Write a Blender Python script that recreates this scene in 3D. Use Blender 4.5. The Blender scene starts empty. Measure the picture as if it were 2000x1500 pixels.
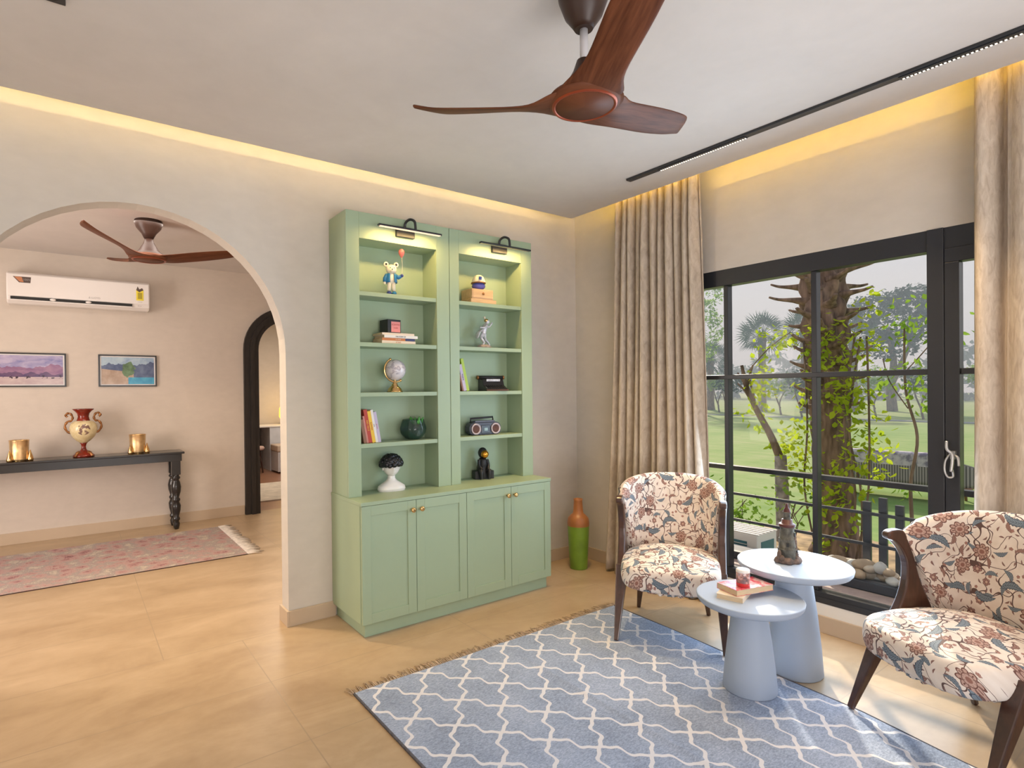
import bpy, bmesh, math, random
from mathutils import Vector, Matrix
R = math.radians
PI = math.pi
scene = bpy.context.scene
COL = scene.collection
random.seed(7)

# ------------------------------------------------------------------ camera
CAM_POS = Vector((0.0, 0.0, 1.45))
F_PX, YAW, PITCH, ROLL, PX, PY = 1110.8887, 0.6208, -0.0058, -0.0104, 933.8475, 767.6799
fw = Vector((math.sin(YAW), math.cos(YAW), 0)); rt = Vector((math.cos(YAW), -math.sin(YAW), 0)); up = Vector((0, 0, 1))
f2 = fw*math.cos(PITCH) + up*math.sin(PITCH); u2 = up*math.cos(PITCH) - fw*math.sin(PITCH)
r2 = rt*math.cos(ROLL) + u2*math.sin(ROLL); u3 = u2*math.cos(ROLL) - rt*math.sin(ROLL)
cam_data = bpy.data.cameras.new('camera')
cam = bpy.data.objects.new('camera', cam_data)
COL.objects.link(cam)
cam_data.sensor_fit = 'HORIZONTAL'; cam_data.sensor_width = 36.0
cam_data.lens = F_PX*36.0/2000.0
cam_data.shift_x = (1000.0-PX)/2000.0
cam_data.shift_y = (PY-750.0)/2000.0
cam_data.clip_start = 0.05; cam_data.clip_end = 400
M = Matrix(((r2.x, u3.x, -f2.x, CAM_POS.x), (r2.y, u3.y, -f2.y, CAM_POS.y), (r2.z, u3.z, -f2.z, CAM_POS.z), (0, 0, 0, 1)))
cam.matrix_world = M
scene.camera = cam

# ------------------------------------------------------------------ colour management, sky, sun, large lights
scene.view_settings.view_transform = 'Standard'
scene.view_settings.look = 'None'
scene.view_settings.exposure = 0.0
scene.view_settings.gamma = 1.0
scene.view_settings.use_curve_mapping = False

world = bpy.data.worlds.new('hazy_sky'); scene.world = world
world.use_nodes = True
wt = world.node_tree; wt.nodes.clear()
w_out = wt.nodes.new('ShaderNodeOutputWorld'); w_bg = wt.nodes.new('ShaderNodeBackground')
w_tc = wt.nodes.new('ShaderNodeTexCoord'); w_sep = wt.nodes.new('ShaderNodeSeparateXYZ'); w_ramp = wt.nodes.new('ShaderNodeValToRGB')
wt.links.new(w_tc.outputs['Generated'], w_sep.inputs[0]); wt.links.new(w_sep.outputs['Z'], w_ramp.inputs[0])
w_ramp.color_ramp.elements[0].position = 0.0; w_ramp.color_ramp.elements[0].color = (0.85, 0.84, 0.95, 1)
w_ramp.color_ramp.elements[1].position = 0.5; w_ramp.color_ramp.elements[1].color = (0.68, 0.70, 0.84, 1)
wt.links.new(w_ramp.outputs[0], w_bg.inputs[0]); w_bg.inputs[1].default_value = 0.86
wt.links.new(w_bg.outputs[0], w_out.inputs[0])

def light(name, kind, loc, energy, color, size=None, size_y=None, direction=None, **kw):
    d = bpy.data.lights.new(name, kind); d.energy = energy; d.color = color
    if kind == 'AREA':
        d.shape = 'RECTANGLE' if size_y else 'SQUARE'; d.size = size
        if size_y: d.size_y = size_y
    elif size is not None and kind in ('POINT', 'SPOT'): d.shadow_soft_size = size
    for k, v in kw.items(): setattr(d, k, v)
    o = bpy.data.objects.new(name, d); COL.objects.link(o); o.location = loc
    if direction is not None: o.rotation_euler = Vector(direction).to_track_quat('-Z', 'Y').to_euler()
    return o

el = R(29)
light('sun', 'SUN', (10, 8, 8), 7.5, (1.0, 0.88, 0.70), direction=(-0.77*math.cos(el), -0.64*math.cos(el), -math.sin(el)), angle=R(2.0))
# unseen area lamps added to lift both rooms above what the sky gives
light('window_fill', 'AREA', (3.45, 1.55, 1.2), 40, (0.64, 0.81, 1.0), 1.4, 1.9, (-1, 0, -0.10))  # lamp added just inside the window to strengthen its daylight
light('rear_fill', 'AREA', (0.5, -1.9, 1.0), 135, (1.0, 0.95, 0.92), 3.6, 1.6, (-0.02, 0.75, 0.9))  # added soft lamp behind the camera, aimed up to bounce off the ceiling
light('side_fill', 'AREA', (-2.3, 1.0, 1.5), 12, (1.0, 0.94, 0.88), 2.6, 2.0, (1, 0.15, 0.1))  # added fill lamp; the left wall has no opening
light('next_room_fill', 'AREA', (-2.6, 5.4, 1.5), 180, (1.0, 0.88, 0.80), 2.4, 2.0, (1, 0.1, 0.05))  # added fill lamp against the solid left wall of the next room

# ------------------------------------------------------------------ mesh helpers
class MB:
    def __init__(s): s.v = []; s.f = []; s.m = []; s.uv = {}; s.sm = []
    def add(s, verts, faces, mi=0, smooth=False, uvs=None):
        o = len(s.v); s.v += [tuple(p) for p in verts]
        for k, f in enumerate(faces):
            s.f.append([o+i for i in f]); s.m.append(mi); s.sm.append(smooth)
            if uvs: s.uv[len(s.f)-1] = [uvs[i] for i in f]
        return s
    def box(s, x0, y0, z0, x1, y1, z1, mi=0, T=None):
        vs = [Vector((x, y, z)) for z in (z0, z1) for y in (y0, y1) for x in (x0, x1)]
        if T: vs = [T @ v for v in vs]
        return s.add(vs, [(0, 2, 3, 1), (4, 5, 7, 6), (0, 1, 5, 4), (2, 6, 7, 3), (0, 4, 6, 2), (1, 3, 7, 5)], mi)
    def lathe(s, prof, c=(0, 0, 0), seg=32, mi=0, T=None, cap=True, sx=1.0, sy=1.0, smooth=True):
        vs = []; n = len(prof)
        for r, z in prof:
            for k in range(seg):
                a = 2*PI*k/seg; vs.append(Vector((c[0]+r*sx*math.cos(a), c[1]+r*sy*math.sin(a), c[2]+z)))
        if T: vs = [T @ v for v in vs]
        fs = []
        for i in range(n-1):
            for k in range(seg):
                k2 = (k+1) % seg; fs.append((i*seg+k, i*seg+k2, (i+1)*seg+k2, (i+1)*seg+k))
        uvs = [((k/seg)*0.5, prof[i][1]) for i in range(n) for k in range(seg)]
        s.add(vs, fs, mi, smooth, uvs)
        if cap:
            o = len(s.v)-len(vs)
            if prof[0][0] > 1e-5: s.f.append([o+k for k in range(seg)][::-1]); s.m.append(mi); s.sm.append(False)
            if prof[-1][0] > 1e-5: s.f.append([o+(n-1)*seg+k for k in range(seg)]); s.m.append(mi); s.sm.append(False)
        return s
    def tube(s, pts, rad, seg=10, mi=0, cap=True, sq=(1, 1), smooth=True):
        pts = [Vector(p) for p in pts]; n = len(pts)
        if not isinstance(rad, (list, tuple)): rad = [rad]*n
        vs = []; t0 = (pts[1]-pts[0]).normalized()
        ref = Vector((0, 0, 1)) if abs(t0.z) < 0.9 else Vector((1, 0, 0))
        nrm = (ref - t0*ref.dot(t0)).normalized()
        for i in range(n):
            t = (pts[min(i+1, n-1)]-pts[max(i-1, 0)]).normalized()
            nrm = (nrm - t*nrm.dot(t)).normalized(); b = t.cross(nrm)
            for k in range(seg):
                a = 2*PI*k/seg+(PI/seg if seg == 4 else 0)
                vs.append(pts[i]+(nrm*math.cos(a)*sq[0]+b*math.sin(a)*sq[1])*rad[i])
        fs = [(i*seg+k, i*seg+(k+1) % seg, (i+1)*seg+(k+1) % seg, (i+1)*seg+k) for i in range(n-1) for k in range(seg)]
        if cap: fs += [tuple(range(seg))[::-1], tuple((n-1)*seg+k for k in range(seg))]
        return s.add(vs, fs, mi, smooth)
    def ball(s, c, r, seg=20, rings=12, mi=0, sc=(1, 1, 1), T=None):
        vs = []; fs = []
        for i in range(rings+1):
            p = PI*i/rings
            for k in range(seg):
                a = 2*PI*k/seg
                vs.append(Vector((c[0]+r*sc[0]*math.sin(p)*math.cos(a), c[1]+r*sc[1]*math.sin(p)*math.sin(a), c[2]-r*sc[2]*math.cos(p))))
        if T: vs = [T @ v for v in vs]
        for i in range(rings):
            for k in range(seg): fs.append((i*seg+k, i*seg+(k+1) % seg, (i+1)*seg+(k+1) % seg, (i+1)*seg+k))
        return s.add(vs, fs, mi, True)
    def prism(s, poly, lo, hi, axis='z', mi=0, T=None, smooth=False):
        # poly in the two other axes (in xyz order), extruded along axis
        def P(a, b, h): return {'z': (a, b, h), 'y': (a, h, b), 'x': (h, a, b)}[axis]
        n = len(poly); vs = [Vector(P(a, b, lo)) for a, b in poly]+[Vector(P(a, b, hi)) for a, b in poly]
        if T: vs = [T @ v for v in vs]
        s.add(vs, [tuple(range(n))[::-1], tuple(range(n, 2*n))], mi)
        o = len(s.v)-2*n
        for k in range(n):
            s.f.append([o+k, o+(k+1) % n, o+n+(k+1) % n, o+n+k]); s.m.append(mi); s.sm.append(smooth)
        return s
    def grid(s, P, nu, nv, mi=0, uvf=None, smooth=True, closed_u=False):
        vs = []; uvs = []
        for j in range(nv+1):
            for i in range(nu+(0 if closed_u else 1)):
                u, v = i/nu, j/nv; vs.append(Vector(P(u, v))); uvs.append(uvf(u, v) if uvf else (u, v))
        w = nu if closed_u else nu+1
        fs = [(j*w+i, j*w+(i+1) % w, (j+1)*w+(i+1) % w, (j+1)*w+i) for j in range(nv) for i in range(nu)]
        return s.add(vs, fs, mi, smooth, uvs)
    def build(s, name, mats, parent=None, bevel=0, solid=0, sub=0, seg=2, merge=False, autos=None):
        me = bpy.data.meshes.new(name); me.from_pydata(s.v, [], s.f)
        if not isinstance(mats, (list, tuple)): mats = [mats]
        for m in mats: me.materials.append(m)
        me.polygons.foreach_set('material_index', s.m); me.polygons.foreach_set('use_smooth', s.sm)
        if s.uv:
            ul = me.uv_layers.new(name='UVMap')
            for p in me.polygons:
                if p.index in s.uv:
                    for li, uv in zip(p.loop_indices, s.uv[p.index]): ul.data[li].uv = uv
        me.validate(); me.update()
        b = bmesh.new(); b.from_mesh(me)
        if merge: bmesh.ops.remove_doubles(b, verts=b.verts, dist=1e-5)
        bmesh.ops.recalc_face_normals(b, faces=b.faces); b.to_mesh(me); b.free()
        o = bpy.data.objects.new(name, me); COL.objects.link(o)
        if parent: o.parent = parent
        if solid:
            md = o.modifiers.new('solid', 'SOLIDIFY'); md.thickness = solid; md.offset = 0
        if bevel:
            md = o.modifiers.new('bevel', 'BEVEL'); md.width = bevel; md.segments = seg; md.limit_method = 'ANGLE'; md.angle_limit = R(40)
            md.harden_normals = False
        if sub:
            md = o.modifiers.new('sub', 'SUBSURF'); md.levels = sub; md.render_levels = sub
        return o

def tag(o, label=None, cat=None, group=None, kind=None):
    if label: o['label'] = label
    if cat: o['category'] = cat
    if group: o['group'] = group
    if kind: o['kind'] = kind
    return o
def thing(name, label, cat, loc=(0, 0, 0), rz=0, group=None):
    o = bpy.data.objects.new(name, None); COL.objects.link(o); o.empty_display_size = 0.1
    o.location = loc; o.rotation_euler = (0, 0, rz)
    return tag(o, label, cat, group)
def struct(name, mb, mats, bevel=0, parent=None, **k):
    o = mb.build(name, mats, parent, bevel, **k)
    if not parent: o['kind'] = 'structure'
    return o
def copy_tree(o, parent=None):
    c = o.copy(); COL.objects.link(c)
    if parent: c.parent = parent
    for ch in list(o.children): copy_tree(ch, c)
    return c
def arc(cx, cz, r, a0, a1, n): return [(cx+r*math.cos(R(a0+(a1-a0)*k/n)), cz+r*math.sin(R(a0+(a1-a0)*k/n))) for k in range(n+1)]
def catmull(pts, n=8):
    out = []; P = [Vector(p) for p in pts]
    for i in range(len(P)-1):
        a = P[max(i-1, 0)]; b = P[i]; c = P[i+1]; d = P[min(i+2, len(P)-1)]
        for k in range(n):
            t = k/n; out.append(0.5*((2*b)+(c-a)*t+(2*a-5*b+4*c-d)*t*t+(3*b-a-3*c+d)*t**3))
    out.append(P[-1]); return out

# ------------------------------------------------------------------ material helpers
class S:
    """socket wrapper with arithmetic"""
    def __init__(s, nt, sock): s.nt = nt; s.k = sock
    def m(s, op, *a, clamp=False):
        n = s.nt.nodes.new('ShaderNodeMath'); n.operation = op; n.use_clamp = clamp
        for i, x in enumerate((s,)+a):
            if isinstance(x, S): s.nt.links.new(x.k, n.inputs[i])
            else: n.inputs[i].default_value = float(x)
        return S(s.nt, n.outputs[0])
    def __add__(s, o): return s.m('ADD', o)
    def __radd__(s, o): return s.m('ADD', o)
    def __sub__(s, o): return s.m('SUBTRACT', o)
    def __rsub__(s, o): return (s*-1)+o
    def __mul__(s, o): return s.m('MULTIPLY', o)
    def __rmul__(s, o): return s.m('MULTIPLY', o)
    def __truediv__(s, o): return s.m('DIVIDE', o)
    def lt(s, o): return s.m('LESS_THAN', o)
    def gt(s, o): return s.m('GREATER_THAN', o)
    def abs(s): return s.m('ABSOLUTE')
    def sin(s): return s.m('SINE')
    def cos(s): return s.m('COSINE')
    def frac(s): return s.m('FRACT')
    def max(s, o): return s.m('MAXIMUM', o)
    def min(s, o): return s.m('MINIMUM', o)
class T:
    """material under construction"""
    def __init__(s, name):
        s.mat = bpy.data.materials.new(name); s.mat.use_nodes = True; s.nt = s.mat.node_tree; s.nt.nodes.clear()
        s.out = s.nt.nodes.new('ShaderNodeOutputMaterial'); s.p = s.nt.nodes.new('ShaderNodeBsdfPrincipled')
        s.nt.links.new(s.p.outputs[0], s.out.inputs[0])
    def new(s, t, **kw):
        n = s.nt.nodes.new(t)
        for k, v in kw.items(): setattr(n, k, v)
        return n
    def link(s, a, b):
        s.nt.links.new(a.k if isinstance(a, S) else a, b)
    def set(s, node, **kw):
        for k, v in kw.items():
            i = node.inputs[k.replace('_', ' ')] if isinstance(k, str) else node.inputs[k]
            if isinstance(v, S) or isinstance(v, bpy.types.NodeSocket): s.link(v, i)
            else: i.default_value = v
    def coord(s, which='Object'):
        return s.new('ShaderNodeTexCoord').outputs[which]
    def xyz(s, vec):
        n = s.new('ShaderNodeSeparateXYZ'); s.link(vec, n.inputs[0]); return [S(s.nt, o) for o in n.outputs]
    def comb(s, x, y, z=0.0):
        n = s.new('ShaderNodeCombineXYZ')
        for i, v in enumerate((x, y, z)):
            if isinstance(v, S): s.link(v, n.inputs[i])
            else: n.inputs[i].default_value = v
        return n.outputs[0]
    def mapping(s, vec, scale=(1, 1, 1), rot=(0, 0, 0), loc=(0, 0, 0)):
        n = s.new('ShaderNodeMapping'); s.link(vec, n.inputs[0]); n.inputs['Scale'].default_value = scale
        n.inputs['Rotation'].default_value = rot; n.inputs['Location'].default_value = loc; return n.outputs[0]
    def noise(s, vec, scale=5, detail=3, rough=.5, out='Fac', dist=0.0):
        n = s.new('ShaderNodeTexNoise'); s.link(vec, n.inputs['Vector']); n.inputs['Scale'].default_value = scale
        n.inputs['Detail'].default_value = detail; n.inputs['Roughness'].default_value = rough; n.inputs['Distortion'].default_value = dist
        return S(s.nt, n.outputs[out])
    def ramp(s, fac, stops):
        n = s.new('ShaderNodeValToRGB'); s.link(fac, n.inputs[0]); cr = n.color_ramp
        while len(cr.elements) < len(stops): cr.elements.new(0.5)
        for e, (p, c) in zip(cr.elements, stops): e.position = p; e.color = (*c, 1)
        return n.outputs[0]
    def mix(s, fac, a, b):
        n = s.new('ShaderNodeMix', data_type='RGBA')
        for v, i in ((fac, n.inputs[0]), (a, n.inputs[6]), (b, n.inputs[7])):
            if isinstance(v, (S, bpy.types.NodeSocket)): s.link(v, i)
            elif isinstance(v, (tuple, list)): i.default_value = (*v, 1)
            else: i.default_value = v
        return n.outputs[2]
    def bump(s, h, strength=.2, dist=.01):
        n = s.new('ShaderNodeBump'); s.link(h, n.inputs['Height']); n.inputs['Strength'].default_value = strength
        n.inputs['Distance'].default_value = dist; s.link(n.outputs[0], s.p.inputs['Normal'])
def mat(name, col, rough=.5, metal=0.0, var=0.08, scale=6.0, emit=None, es=1.0, spec=.5, bump=0.0, coat=0.0, trans=0.0, alpha=1.0, stretch=(1, 1, 1)):
    t = T(name)
    v = t.mapping(t.coord(), stretch)
    f = t.noise(v, scale, 4)
    lo = tuple(max(c*(1-var), 0) for c in col[:3]); hi = tuple(min(c*(1+var), 1) for c in col[:3])
    t.set(t.p, Base_Color=t.ramp(f, [(.3, lo), (.7, hi)]), Roughness=rough, Metallic=metal)
    t.p.inputs['Specular IOR Level'].default_value = spec
    if emit: t.p.inputs['Emission Color'].default_value = (*emit, 1); t.p.inputs['Emission Strength'].default_value = es
    if bump: t.bump(t.noise(v, scale*8, 3), bump, .003)
    if coat: t.p.inputs['Coat Weight'].default_value = coat
    if trans: t.p.inputs['Transmission Weight'].default_value = trans
    if alpha < 1: t.p.inputs['Alpha'].default_value = alpha
    return t.mat
def wood(name, dark, light_, rough=.35, scale=3.0, stretch=(1, 12, 12), coat=.3, cs='Object'):
    t = T(name); v = t.mapping(t.coord(cs), stretch)
    f = t.noise(v, scale, 6, .6, dist=.6); g = t.noise(v, scale*5, 3)
    t.set(t.p, Base_Color=t.ramp(f*.75+g*.25, [(.32, dark), (.5, tuple((a+b)/2 for a, b in zip(dark, light_))), (.68, light_)]), Roughness=rough)
    t.p.inputs['Coat Weight'].default_value = coat; t.p.inputs['Coat Roughness'].default_value = .15
    return t.mat
def text_part(name, body, size, loc, rot, m, parent, align='CENTER', ext=0.0004):
    """lettering as a real thin mesh"""
    cu = bpy.data.curves.new(name, 'FONT'); cu.body = body; cu.size = size; cu.extrude = ext; cu.align_x = align; cu.align_y = 'CENTER'
    tmp = bpy.data.objects.new(name+'_tmp', cu); COL.objects.link(tmp)
    bpy.context.view_layer.update()
    me = bpy.data.meshes.new_from_object(tmp.evaluated_get(bpy.context.evaluated_depsgraph_get()))
    bpy.data.objects.remove(tmp); bpy.data.curves.remove(cu)
    me.materials.clear(); me.materials.append(m)
    o = bpy.data.objects.new(name, me); COL.objects.link(o); o.location = loc; o.rotation_euler = rot; o.parent = parent
    return o

# ------------------------------------------------------------------ materials
def plaster(name, col, amt=.07):
    t = T(name); v = t.coord()
    a = t.noise(v, 1.6, 5, .6, dist=.8); b = t.noise(t.mapping(v, (1, 1, 2.2)), 9, 4, .6)
    f = a*.65+b*.35
    lo = tuple(c*(1-amt) for c in col); hi = tuple(min(1, c*(1+amt)) for c in col)
    t.set(t.p, Base_Color=t.ramp(f, [(.3, lo), (.7, hi)]), Roughness=.75)
    t.p.inputs['Specular IOR Level'].default_value = .25
    t.bump(b, .08, .004); return t.mat
M_WALL = plaster('plaster_wall', (.60, .555, .50))
M_WALL2 = plaster('plaster_wall_next_room', (.62, .55, .48))
M_CEIL = plaster('plaster_ceiling', (.64, .60, .57), .05)
M_WHITE = mat('white_wall_paint', (.80, .76, .70), .6, var=.02)
M_SKIRT = mat('beige_skirting_tile', (.52, .41, .30), .35, var=.05, scale=3)
def floor_mat():
    t = T('beige_floor_tile'); v = t.coord(); x, y, z = t.xyz(v)
    # rows of 0.585 m, tiles 1.17 m long; joints break at the arch
    row = ((y-2.92)/.585)
    shift = y.gt(3.505)*.405
    u = (x-.795+shift+.0*1)/1.17
    du = (u.frac()-.5).abs(); dv = (row.frac()-.5).abs()
    joint = (du.gt(.5-.0022)).max(dv.gt(.5-.0042))
    n = t.noise(t.mapping(v, (1, 2.4, 1), (0, 0, .5)), 1.5, 6, .62, dist=.7); n2 = t.noise(v, 14, 4)
    base = t.ramp(n*.8+n2*.2, [(.30, (.35, .24, .142)), (.5, (.43, .31, .192)), (.70, (.51, .38, .25))])
    t.set(t.p, Base_Color=t.mix(joint, base, (.35, .26, .17)), Roughness=t.ramp(n, [(.3, (.30,)*3), (.7, (.36,)*3)]))
    t.p.inputs['Specular IOR Level'].default_value = .5
    return t.mat
M_FLOOR = floor_mat()
M_GREEN = mat('sage_green_paint', (.325, .415, .275), .42, var=.015)
M_BLACK = mat('black_powder_coat', (.020, .022, .026), .35, var=.1)
M_FRAME = mat('charcoal_window_frame', (.020, .022, .028), .32, var=.05)
M_BLACKWOOD = mat('black_lacquered_wood', (.014, .013, .013), .28, var=.2, coat=.4)
M_DOORBLACK = mat('black_stained_wood', (.022, .018, .016), .45, var=.25, stretch=(8, 8, 1))
M_FAN = wood('walnut_fan_wood', (.060, .018, .008), (.190, .068, .032), .5, 2.2, (1, 11, 1), 0, 'UV')
M_FAN.node_tree.nodes['Principled BSDF'].inputs['Specular IOR Level'].default_value = .18
M_FANHUB = mat('bronze_brown_metal', (.040, .018, .012), .42, 0.0, var=.05)
M_RING = mat('copper_red_ring', (.33, .07, .03), .3, .6, var=.03)
M_CHAIRWOOD = wood('dark_walnut_chair_wood', (.030, .012, .008), (.085, .034, .020), .28, 3, (6, 6, 1), .5)
M_GOLD = mat('polished_gold', (.80, .52, .22), .18, 1.0, var=.03)
M_GOLDTEX = mat('hammered_gold_glass', (.85, .60, .32), .22, .85, var=.2, scale=40, bump=.4)
M_TABLE = mat('pale_blue_grey_paint', (.39, .46, .57), .48, var=.01, spec=.3)
M_STEEL = mat('white_metal_rod', (.62, .62, .66), .3, .2, var=.02)
M_AC = mat('white_ac_plastic', (.80, .76, .73), .35, var=.01)
M_DARK = mat('dark_void', (.02, .02, .02), .7)
M_PAPER = mat('page_edges', (.62, .48, .31), .8, var=.12, scale=30, stretch=(1, 1, 30))
M_WHITECER = mat('white_ceramic', (.80, .77, .73), .25, var=.02)
M_BLACKGLOSS = mat('black_gloss', (.012, .012, .016), .18, var=.1)
M_BLACKMAT = mat('black_matte_resin', (.012, .012, .014), .5, var=.1)
M_GLASS = None
def glass():
    t = T('window_glass'); nt = t.nt; nt.nodes.remove(t.p)
    tr = t.new('ShaderNodeBsdfTransparent'); tr.inputs[0].default_value = (.97, .985, .99, 1)
    gl = t.new('ShaderNodeBsdfGlossy'); gl.inputs['Roughness'].default_value = .02
    fr = t.new('ShaderNodeFresnel'); fr.inputs[0].default_value = 1.12
    mx = t.new('ShaderNodeMixShader'); nt.links.new(fr.outputs[0], mx.inputs[0]); nt.links.new(tr.outputs[0], mx.inputs[1]); nt.links.new(gl.outputs[0], mx.inputs[2])
    nt.links.new(mx.outputs[0], t.out.inputs[0]); return t.mat
M_GLASS = glass()
def emissive(name, col, s):
    t = T(name); f = t.noise(t.coord(), 3, 1)
    t.set(t.p, Base_Color=(*col, 1)); t.set(t.p, Emission_Color=t.ramp(f, [(.2, col), (.8, tuple(min(1, c*1.02) for c in col))])); t.p.inputs['Emission Strength'].default_value = s
    return t.mat
M_CELL = emissive('track_led_cell', (1.0, .84, .66), 4)
M_LED = emissive('warm_led', (1.0, .70, .50), .75)
M_COVE = emissive('cove_led_strip', (1.0, .74, .32), 55)
M_COVE2 = emissive('yellow_cove_led_strip', (1.0, .64, .07), 58)

# ------------------------------------------------------------------ room shell
WY, WX, CZ, TOP = 3.541, 3.588, 2.85, 3.06     # arch wall, window wall, dropped ceiling, real ceiling
XL, YB = -2.6, -2.4
struct('floor', MB().box(XL-.2, YB-.2, -.12, WX+.2, 7.20, 0), M_FLOOR)
struct('ceiling', MB().box(XL-.2, YB-.2, TOP, WX+.2, WY+.13, TOP+.1), M_CEIL)
# dropped ceiling slab with a lip; the cove gap runs along both walls
EX, EY = 3.363, 3.358
dc = MB().box(XL, YB, CZ, EX, EY, CZ+.05)
dc.box(XL, EY-.17, CZ+.05, EX-.17, EY-.14, CZ+.082); dc.box(EX-.17, YB, CZ+.05, EX-.14, EY-.14, CZ+.105)
struct('ceiling_dropped', dc, M_CEIL)
struct('trim_1', MB().box(XL, EY-.165, CZ+.082, EX-.18, EY-.145, CZ+.090), M_COVE)
struct('trim_2', MB().box(EX-.165, YB, CZ+.105, EX-.145, EY-.15, CZ+.113), M_COVE2)

def wall_with_arch(name, y0, y1, x0, x1, top, cx, cz, r, m, n=28, closed_left=True):
    mb = MB(); pts = arc(cx, cz, r, 0, 180, n)
    # right pier, left pier
    mb.box(cx+r, y0, 0, x1, y1, cz); mb.box(x0, y0, 0, cx-r, y1, cz)
    mb.box(cx+r, y0, cz, x1, y1, top); mb.box(x0, y0, cz, cx-r, y1, top)
    for k in range(n):
        (xa, za), (xb, zb) = pts[k], pts[k+1]
        mb.prism([(xb, zb), (xa, za), (xa, top), (xb, top)], y0, y1, 'y')
    return struct(name, mb, m)
wall_with_arch('wall_back', WY, WY+.13, XL-.2, WX, TOP, .302, 1.69, .775, M_WALL)
# window wall
WT = .20
y0, y1, z0, z1 = -.35, 2.55, .17, 2.243
wb = MB().box(WX, YB-.2, 0, WX+WT, WY+.13, z0).box(WX, YB-.2, z1, WX+WT, WY+.13, TOP)
wb.box(WX, y1, z0, WX+WT, WY+.13, z1).box(WX, YB-.2, z0, WX+WT, y0, z1)
struct('wall_right', wb, M_WALL)
struct('trim_3', MB().box(WX-.004, y0, .10, WX, y1+.1, .17), M_WHITE)
struct('wall_left', MB().box(XL-.2, YB-.2, 0, XL, WY, TOP), M_WALL)
# wall behind the photographer with its own wide opening to the daylight
rb = MB().box(XL, YB-.2, 0, -1.0, YB, TOP).box(2.8, YB-.2, 0, WX, YB, TOP).box(-1.0, YB-.2, 2.6, 2.8, YB, TOP).box(-1.0, YB-.2, 0, 2.8, YB, .3)
struct('wall_front', rb, M_WALL)
# next room
struct('wall_next_room_left', MB().box(XL-.2, WY+.13, 0, XL, 7.10, 3.0), M_WALL2)
struct('wall_next_room_right', MB().box(3.3, WY+.13, 0, 3.5, 7.10, 3.0), M_WALL2)
struct('ceiling_next_room', MB().box(XL-.2, WY+.13, 2.86, 3.5, 7.30, 3.0), M_CEIL)
DCX, DCZ, DR = 2.185, 1.955, .36
wall_with_arch('wall_next_room_back', 7.10, 7.24, XL-.2, 3.5, 2.86, DCX, DCZ, DR+.06, M_WALL2)
# arched black door surround (ridged)
ds = MB()
for (ri, ro, ya, yb) in ((DR, DR+.06, 7.05, 7.26), (DR+.05, DR+.10, 7.035, 7.10), (DR+.09, DR+.165, 7.055, 7.10)):
    n = 24
    ds.box(DCX-ro, ya, 0, DCX-ri, yb, DCZ); ds.box(DCX+ri, ya, 0, DCX+ro, yb, DCZ)
    a = arc(DCX, DCZ, ri, 0, 180, n); b = arc(DCX, DCZ, ro, 0, 180, n)
    for k in range(n): ds.prism([a[k], b[k], b[k+1], a[k+1]], ya, yb, 'y')
struct('door_1', ds, M_DOORBLACK)
# baseboards (0.095 high)
bh, bt = .096, .015
struct('baseboard_back', MB().box(1.077, WY-bt, 0, 1.375, WY, bh).box(1.077-bt, WY-bt, 0, 1.077, WY+.13+bt, bh).box(2.825, WY-bt, 0, WX, WY, bh)
       .box(XL, WY-bt, 0, -.473, WY, bh), M_SKIRT, .002)
struct('baseboard_right', MB().box(WX-bt, YB, 0, WX, WY-bt, .10), M_SKIRT, .002)
struct('baseboard_next_room', MB().box(XL, 7.10-bt, 0, DCX-DR-.17, 7.10, .112), M_SKIRT, .002)
# third room seen through the black arch
struct('floor_far_room', MB().box(.8, 7.20, -.12, 5.2, 11.6, 0), mat('terracotta_brown_floor', (.30, .15, .09), .3, var=.1))
struct('wall_far_room_back', MB().box(.8, 11.4, 0, 5.2, 11.6, 3.0), M_WALL2)
struct('wall_far_room_left', MB().box(.7, 7.24, 0, .9, 11.6, 3.0), M_WALL2)
struct('wall_far_room_right', MB().box(5.0, 7.24, 0, 5.2, 11.6, 3.0), M_WALL2)
struct('ceiling_far_room', MB().box(.7, 7.24, 2.9, 5.2, 11.6, 3.0), M_CEIL)
light('far_room_ceiling_lamp', 'AREA', (2.9, 9.3, 2.85), 55, (1.0, .86, .72), 1.2, direction=(0, 0, -1))

# ------------------------------------------------------------------ window
FD0, FD1 = WX+.0, WX+.08
wf = MB()
wf.box(FD0, y0, z0, FD1, y1, .235).box(FD0, y0, 2.135, FD1, y1, z1).box(FD0, y1-.07, .235, FD1, y1, 2.135).box(FD0, y0, .235, FD1, y0+.07, 2.135)
wf.box(FD0-.012, .965, z0+.0, FD1, 1.035, z1)                      # mullion
wf.box(FD0-.006, y0, z0, FD0, y1, .205)
for yy in (2.151, 1.592): wf.box(FD0+.012, yy-.015, .235, FD1-.012, yy+.015, 2.135)
wf.box(FD0+.010, 1.035, 1.503, FD1-.010, y1-.07, 1.533)
win = struct('window_1', wf, M_FRAME, .003)
sash = MB().box(FD0-.006, y0+.07, .235, FD1-.02, .965, .32).box(FD0-.006, y0+.07, 2.065, FD1-.02, .965, 2.135)
sash.box(FD0-.006, .905, .32, FD1-.02, .965, 2.065).box(FD0-.006, y0+.07, .32, FD1-.02, y0+.14, 2.065).box(FD0+.01, y0+.14, 1.503, FD1-.03, .905, 1.533)
s_ = sash.build('window_sash', M_FRAME, win, .003)
hd = MB()
hp = catmull([(WX-.045, .948, 1.17), (WX-.05, .945, 1.13), (WX-.045, .925, 1.10), (WX-.055, .928, 1.02)], 6)
hd.tube(hp, [.007]*len(hp), 8); hp = catmull([(WX-.03, .922, 1.10), (WX-.04, .905, 1.09), (WX-.045, .90, 1.05)], 5); hd.tube(hp, .006, 8)
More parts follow.
